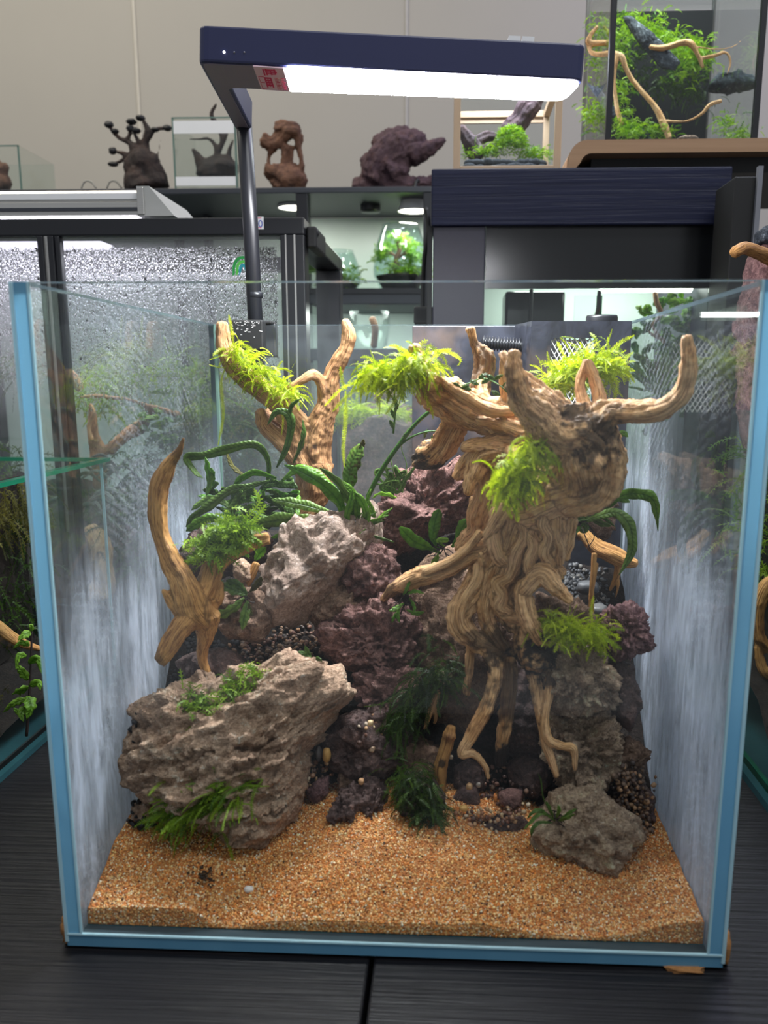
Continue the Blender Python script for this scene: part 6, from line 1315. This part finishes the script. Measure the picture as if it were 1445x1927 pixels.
area('tall_terrarium_bare_light', ((ax0+ax1)/2, .68, az1+.06), ((ax0+ax1)/2, .73, 0), .14, .10, 1.3, (.95, 1.0, .93))  # unseen lamp above the terrarium, a bare light without fixture

# ================================================================ rear shelf unit
SF, SB = 1.10, 1.32
ub0, ub1 = X_(-170, 360, SF), X_(812, 360, SF); zt1 = Z_(600, 352, SF); zt0 = Z_(600, 363, SF)
sh = thing('shelf_unit', ((ub0+ub1)/2, 1.2, -.76), 'dark grey shelf unit against the wall holding driftwood pieces and jars', 'shelf')
MB().box((ub0, SF, zt0), (ub1, SB, zt1), ch=.001).build('shelf_board', M['greyboard'], sh)
s2t, s2b = Z_(650, 552, SF), Z_(650, 572, SF); s3t, s3b = Z_(650, 656, SF), Z_(650, 678, SF)
pxa, pxb = X_(558, 450, SF), X_(580, 450, SF); qxa = X_(796, 450, SF)
for a, b, nm in ((s2b, s2t, 'shelf_board'), (s3b, s3t, 'shelf_board')): MB().box((pxb, SF+.004, a), (qxa, SB, b), ch=.001).build(nm, M['greyboard'], sh)
for x0, x1 in ((pxa, pxb), (qxa, ub1), (X_(328, 385, SB-.03), X_(338, 385, SB-.03)), (X_(384, 385, SB-.03), X_(394, 385, SB-.03)), (ub0, ub0+.02)): MB().box((x0, SF+.001 if x0 in (pxa, qxa) else SB-.04, -.76), (x1, SF+.03 if x0 in (pxa, qxa) else SB-.01, zt0), ch=.001).build('upright', M['black'], sh)
MB().box((ub0, SB+.001, -.3), (ub1, SB+.008, zt0)).build('back_panel', M['pale'], sh)
MB().box((pxb, SF+.002, s2t-.0005), (qxa, SF+.005, s2t+.008)).build('lip', M['black'], sh)
m = MB(); c = aY(697, 378, 1.2); m.lathe([(0, -.012), (.016, -.012), (.017, -.009), (.017, 0)], (c[0], 1.2, zt0), 20); m.build('puck_light', M['black'], sh, True)
def spot(x, y, Y, label, power):
    c = aY(x, y, Y); e = thing('spot_lamp', tuple(c), label, 'lamp'); s = mpp(Y)
    m = MB(); m.lathe([(.014*1, .034), (.016, .030), (.027, .002), (.028, 0), (.026, .0)], c, 24); m.build('shade', M['white'], e, True)
    m = MB(); m.lathe([(0, .002), (.026, .001)], c, 24); m.build('bulb_face', emit('spot_glow', (1, .98, .86), 4), e)
    m = MB(); m.tube(catmull([c+np.array([0, 0, .032]), c+np.array([.006, .01, .05]), c+np.array([.02, .03, zt0-c[2]])], 5), .003, 8); m.build('stalk', M['rubber'], e, True)
    area('spot_light', tuple(c-np.array([0, 0, .006])), tuple(c-np.array([0, -.05, .4])), .045, .045, power, (1, 1, .92))
spot(779, 398, 1.17, 'small white spotlight under the shelf shining on the bonsai jar', .55)
spot(553, 392, 1.2, 'small white spotlight left of the shelf upright, partly hidden by the terrarium', .25)
area('shelf_bare_light', (X_(690, 560, 1.2), 1.2, s2b-.004), (X_(690, 560, 1.22), 1.25, 0), .16, .05, .30, (.90, 1, .93))  # bare light added beneath the second board, with no fixture
def jar(x0, x1, y0, y1, Y, label):
    a, b = X_(x0, y1, Y), X_(x1, y1, Y); zb = s2t+.0005; zt_ = Z_((x0+x1)/2, y0, Y); r = (b-a)/2; h = zt_-zb; e = thing('glass_jar', ((a+b)/2, Y, zb), label, 'jar')
    pr_ = [(0, 0), (r*.55, 0), (r*.62, .004), (r*.98, h*.30), (r, h*.38), (r*.9, h*.7), (r*.66, h*.98), (r*.68, h), (r*.64, h*.985), (r*.88, h*.7), (r*.975, h*.38), (r*.95, h*.30), (r*.58, .008), (0, .006)]
    MB().lathe(pr_, ((a+b)/2, Y, zb), 32).build('glass', M['jarglass'], e, True)
    m = MB(); m.lathe([(0, .008), (r*.58, .009), (r*.90, h*.30), (r*.5, h*.33), (0, h*.35)], ((a+b)/2, Y, zb), 24); m.build('soil', M['soilbase'], e, True); return e, ((a+b)/2, Y, zb), r, h
jar(594, 680, 472, 560, 1.19, 'glass jar with a green moss mound on the rear shelf, left of the bonsai jar')
jar(702, 806, 424, 560, 1.19, 'larger glass jar with a tiny bonsai on the rear shelf under the spotlight')
moss('moss_tuft', 'green moss mound inside the left glass jar on the rear shelf', [(640,520,1.19,20,9,.012),(630,525,1.19,16,7,.012)], 220, .020, 'mossmid', 111, .5, .6, wid=3, step=.004, rc=1)
moss('moss_tuft', 'moss mound under the tiny bonsai in the glass jar', [(755,508,1.19,20,7,.012),(770,512,1.19,14,6,.012)], 200, .020, 'mosstank', 112, .5, .6, wid=3, step=.004, rc=1)
bn = thing('bonsai', tuple(aY(750, 500, 1.19)), 'tiny leafy bonsai in the glass jar under the spotlight', 'plant')
m = MB(); m.tube(catmull([aY(748,512,1.19), aY(745,490,1.19), aY(752,470,1.19), aY(748,455,1.19)], 5), [.006]*5+[.004]*11, 8)
for e_ in ((730,470),(768,465),(725,478),(775,478)): m.tube(catmull([aY(749,486,1.19), aY((749+e_[0])/2, 478, 1.19), aY(*e_, 1.19)], 5), .002, 6)
m.build('trunk', M['woodbg'], bn, True)
moss_parts = moss('foliage', None, [(730,465,1.19,10,7,.012),(752,450,1.19,12,8,.012),(772,468,1.19,9,8,.012),(722,480,1.19,7,5,.01),(778,482,1.19,7,6,.01)], 260, .016, 'fernlight', 113, .4, .3, wid=4, step=.004, rc=1)
del moss_parts['category']; loc_ = moss_parts.location.copy(); adopt(moss_parts, bn); tag(moss_parts, kind='stuff')
cu = thing('glass_cup', tuple((X_(700, 640, 1.2), 1.2, s3t)), 'clear glass cup holding a twig on the lower rear shelf', 'cup')
MB().lathe([(0, .0005), (.030, .0005), (.036, .04), (.032, .085), (.030, .085), (.034, .04), (.028, .004), (0, .004)], (X_(695, 640, 1.2), 1.2, s3t), 28).build('glass', M['plainglass'], cu, True)
m = MB(); m.tube(catmull([(X_(703, 640, 1.2), 1.2, s3t+.006), aY(706, 620, 1.2), aY(700, 598, 1.2)], 6), .006, 8); m.build('twig', M['woodbg'], cu, True)
# power cable with a black adapter by the hooded aquarium
cb = thing('power_cable', tuple(aY(795, 560, .8)), 'black power cable with a block adapter hanging beside the hooded aquarium', 'cable')
m = MB(); m.tube(catmull([aY(802,392,.8), aY(806,430,.8), aY(799,480,.8), aY(796,530,.8), aY(795,585,.8)], 8), .0028, 8); m.build('cord', M['rubber'], cb, True)
a, b = aY(779, 612, .8), aY(806, 578, .8); MB().box((a[0], .785, a[2]), (c_x0-.0002, .815, b[2]), ch=.003).build('adapter', M['rubber'], cb)
# driftwood pieces on the shelf top
YS = 1.19
kz = zt1
BON = [[(278,356,YS,36),(275,330,YS,34),(272,305,YS,28),(262,288,YS,16)],[(262,290,YS,12),(245,270,YS,5),(228,262,YS,4),(215,250,YS,3.5),(206,238,YS,3)],[(240,266,YS,4),(245,245,YS,3)],[(275,300,YS,9),(273,270,YS,6),(278,245,YS,5),(268,225,YS,3)],[(272,285,YS,5),(258,262,YS,4),(252,250,YS,3)],[(276,265,YS,5),(290,245,YS,4),(315,240,YS,3)],[(262,300,YS,7),(240,290,YS,4),(212,284,YS,3)],[(240,292,YS,4),(228,303,YS,3.4),(212,309,YS,3)],[(293,305,YS,4),(298,285,YS,2),(302,262,YS,1.2)]]
b_ = wood('driftwood_tree', 'blackened bonsai-like driftwood with dark round caps on the rear shelf', BON, 'wooddark', .0026, 121, .8, [(280,330,YS,30)], clip=False)
rt_ = b_
for i, (x, y, rx_, ry_) in enumerate(((205,235,8,6),(216,247,7,4.5),(247,229,9,5),(264,222,8,5),(245,242,7,6),(256,246,8,5),(292,244,7,4),(315,241,8,5),(212,284,7,6),(213,309,9,4))):
    sp_, f_ = ico(3); v_ = sp_*np.array([rx_, rx_, ry_])*mpp(YS)*(1+.15*vn(sp_*3+i, 4)[:, None]); o = put('cap', raw_mesh('cap', v_, f_, M['rubber'], True)); o.location = Vector(aY(x, y, YS)); o.parent = rt_; o.matrix_parent_inverse = Matrix.Translation(-rt_.location)
wood('driftwood', 'brown table-shaped driftwood with gaps between its legs on the rear shelf', [[(520,356,YS,16),(535,340,YS,26),(555,335,YS,22),(570,348,YS,14)],[(500,315,YS,8),(510,325,YS,14),(530,330,YS,16)],[(504,320,YS,4),(506,295,YS,4),(512,280,YS,8)],[(530,325,YS,7),(536,300,YS,7),(540,275,YS,9)],[(545,320,YS,4),(548,295,YS,4),(545,275,YS,6)],[(565,330,YS,5),(568,305,YS,5),(562,275,YS,6),(562,255,YS,9)],[(495,262,YS,13),(510,270,YS,12),(525,262,YS,12),(540,248,YS,14),(560,248,YS,12)],[(520,242,YS,10),(545,243,YS,12),(562,250,YS,10)]], 'woodbg', .0026, 122, 1.1, clip=False)
wood('driftwood', 'large dark mauve wind-swept driftwood on the rear shelf under the lamp', [[(668,350,YS,12),(700,346,YS,14),(740,345,YS,16),(790,345,YS,12),(815,338,YS,8)],[(700,340,YS,24),(715,315,YS,26),(735,290,YS,30),(760,275,YS,26),(785,262,YS,14),(800,255,YS,5)],[(690,310,YS,10),(685,300,YS,6),(710,290,YS,14)],[(705,280,YS,10),(725,262,YS,14),(745,268,YS,20)],[(770,290,YS,24),(800,280,YS,14),(820,272,YS,9),(838,262,YS,4)],[(800,275,YS,8),(825,262,YS,4)],[(730,320,YS,26),(765,310,YS,20)]], 'woodpurple', .0028, 123, 1.3, clip=False)
def gbox(x0, x1, y0, y1, Y, D, label):
    a, b = X_(x0, y1, Y), X_(x1, y1, Y); zz = Z_(x0, y0, Y); e = thing('glass_box', ((a+b)/2, Y+D/2, kz), label, 'tank'); t = .002
    for nm, p, q in (('front_pane', (a, Y, kz+t), (b, Y+t, zz)), ('back_pane', (a, Y+D-t, kz+t), (b, Y+D, zz)), ('side_pane', (a, Y+t, kz+t), (a+t, Y+D-t, zz)), ('side_pane', (b-t, Y+t, kz+t), (b, Y+D-t, zz)), ('base_pane', (a, Y, kz), (b, Y+D, kz+t))): MB().box(p, q).build(nm, M['plainglass'], e)
    for xx in (a, b-.003): MB().box((xx, Y-.0005, kz), (xx+.003, Y, zz)).build('edge', M['edgesoft'], e)
    MB().box((a, Y-.0005, zz-.001), (b, Y+.0005, zz+.001)).build('edge', M['edgesoft'], e); return e, a, b, zz
g, a, b, zz = gbox(329, 448, 222, 352, 1.15, .13, 'square glass box with frosted bands and dark driftwood on the rear shelf')
for y0, y1 in ((228, 252), (333, 350)): MB().box((a+.003, 1.1475, Z_(380, y1, 1.15)), (b-.003, 1.1485, Z_(380, y0, 1.15))).build('frosted_band', M['white'], g)
wood('driftwood', 'dark antler-like driftwood inside the square glass box', [[(375,325,1.21,14),(400,320,1.21,22),(430,318,1.21,20),(445,322,1.21,12)],[(362,280,1.21,3),(375,300,1.21,8),(385,320,1.21,12)],[(372,330,1.21,4),(380,318,1.21,9)],[(405,305,1.21,8),(408,280,1.21,5),(395,262,1.21,3),(375,262,1.21,2.5),(355,262,1.21,2)],[(410,290,1.21,5),(420,265,1.21,4),(430,245,1.21,2)],[(418,270,1.21,4),(412,240,1.21,4),(398,218,1.21,4),(404,200,1.21,3),(408,195,1.21,2.5)],[(430,300,1.21,6),(432,280,1.21,4),(440,262,1.21,2)]], 'wooddark', .0026, 124, .6, clip=False)
g, a, b, zz = gbox(-60, 42, 275, 354, 1.15, .13, 'glass box with brown wood at the far left of the rear shelf')
wood('driftwood', 'brown wood piece inside the far left glass box', [[(-20,345,1.21,20),(5,345,1.21,16),(16,350,1.21,6)],[(-5,330,1.21,12),(5,315,1.21,9),(16,318,1.21,4)],[(0,320,1.21,6),(-8,300,1.21,6),(-14,285,1.21,4)]], 'woodbg', .0026, 125, .7, clip=False)
for i, (x, lb_) in enumerate(((167, 'thin grey wire hoop behind the silver fixture, left of two'), (215, 'thin grey wire hoop behind the silver fixture, next to the bonsai driftwood'))):
    m = MB(); m.tube(catmull([aY(x-14, 354, YS), aY(x-8, 342, YS), aY(x+4, 342, YS), aY(x+14, 354, YS)], 6), .0016, 8); c_ = m.build('wire_hoop', plain('wire_%d' % i, (150, 148, 140), .5), None, True); tag(c_, lb_, 'wire')
# small planted tank seen through the back glass
pt0, pt1 = X_(634, 800, .62), X_(790, 800, .62); ptz = Z_(700, 690, .62)
pk = thing('planted_tank', ((pt0+pt1)/2, .70, 0), 'small glass tank with a yellow moss bank seen through the back of the big tank', 'aquarium')
for nm, p, q in (('front_pane', (pt0, .62, .004), (pt1, .623, ptz)), ('back_pane', (pt0, .797, .004), (pt1, .80, ptz)), ('side_pane', (pt0, .623, .004), (pt0+.003, .797, ptz)), ('side_pane', (pt1-.003, .623, .004), (pt1, .797, ptz)), ('base_pane', (pt0, .62, 0), (pt1, .80, .004))): MB().box(p, q).build(nm, M['plainglass'], pk)
MB().box((pt0, .6195, ptz-.002), (pt1, .6235, ptz)).build('rim', M['edgegreen'], pk)
zso = Z_(700, 800, .64)
bgsoil('soil', 'brown peaty soil block in the small tank behind the big tank', pt0+.004, pt1-.004, .626, .794, .005, lambda u, w: zso+.01*w+.006*np.sin(u*5), 'darkrock')
moss('moss_tuft', 'yellow-green moss bank on the soil of the small tank behind', [(660,778,.66,22,7,.01),(700,780,.66,26,7,.01),(735,782,.66,18,7,.01)], 520, .020, 'moss', 131, .5, .5, wid=2.2, step=.0032, rc=1)
wood('stick', 'dark wood chunk on the moss bank in the small tank behind', [[(708,752,.68,10),(725,745,.68,12),(745,752,.68,9)]], 'woodbg', .002, 132, .8, cat='driftwood', clip=False)
area('planted_tank_bare_light', ((pt0+pt1)/2, .70, ptz+.06), ((pt0+pt1)/2, .70, 0), .08, .08, .5, (.95, 1, .95))  # fixtureless light added over the small tank
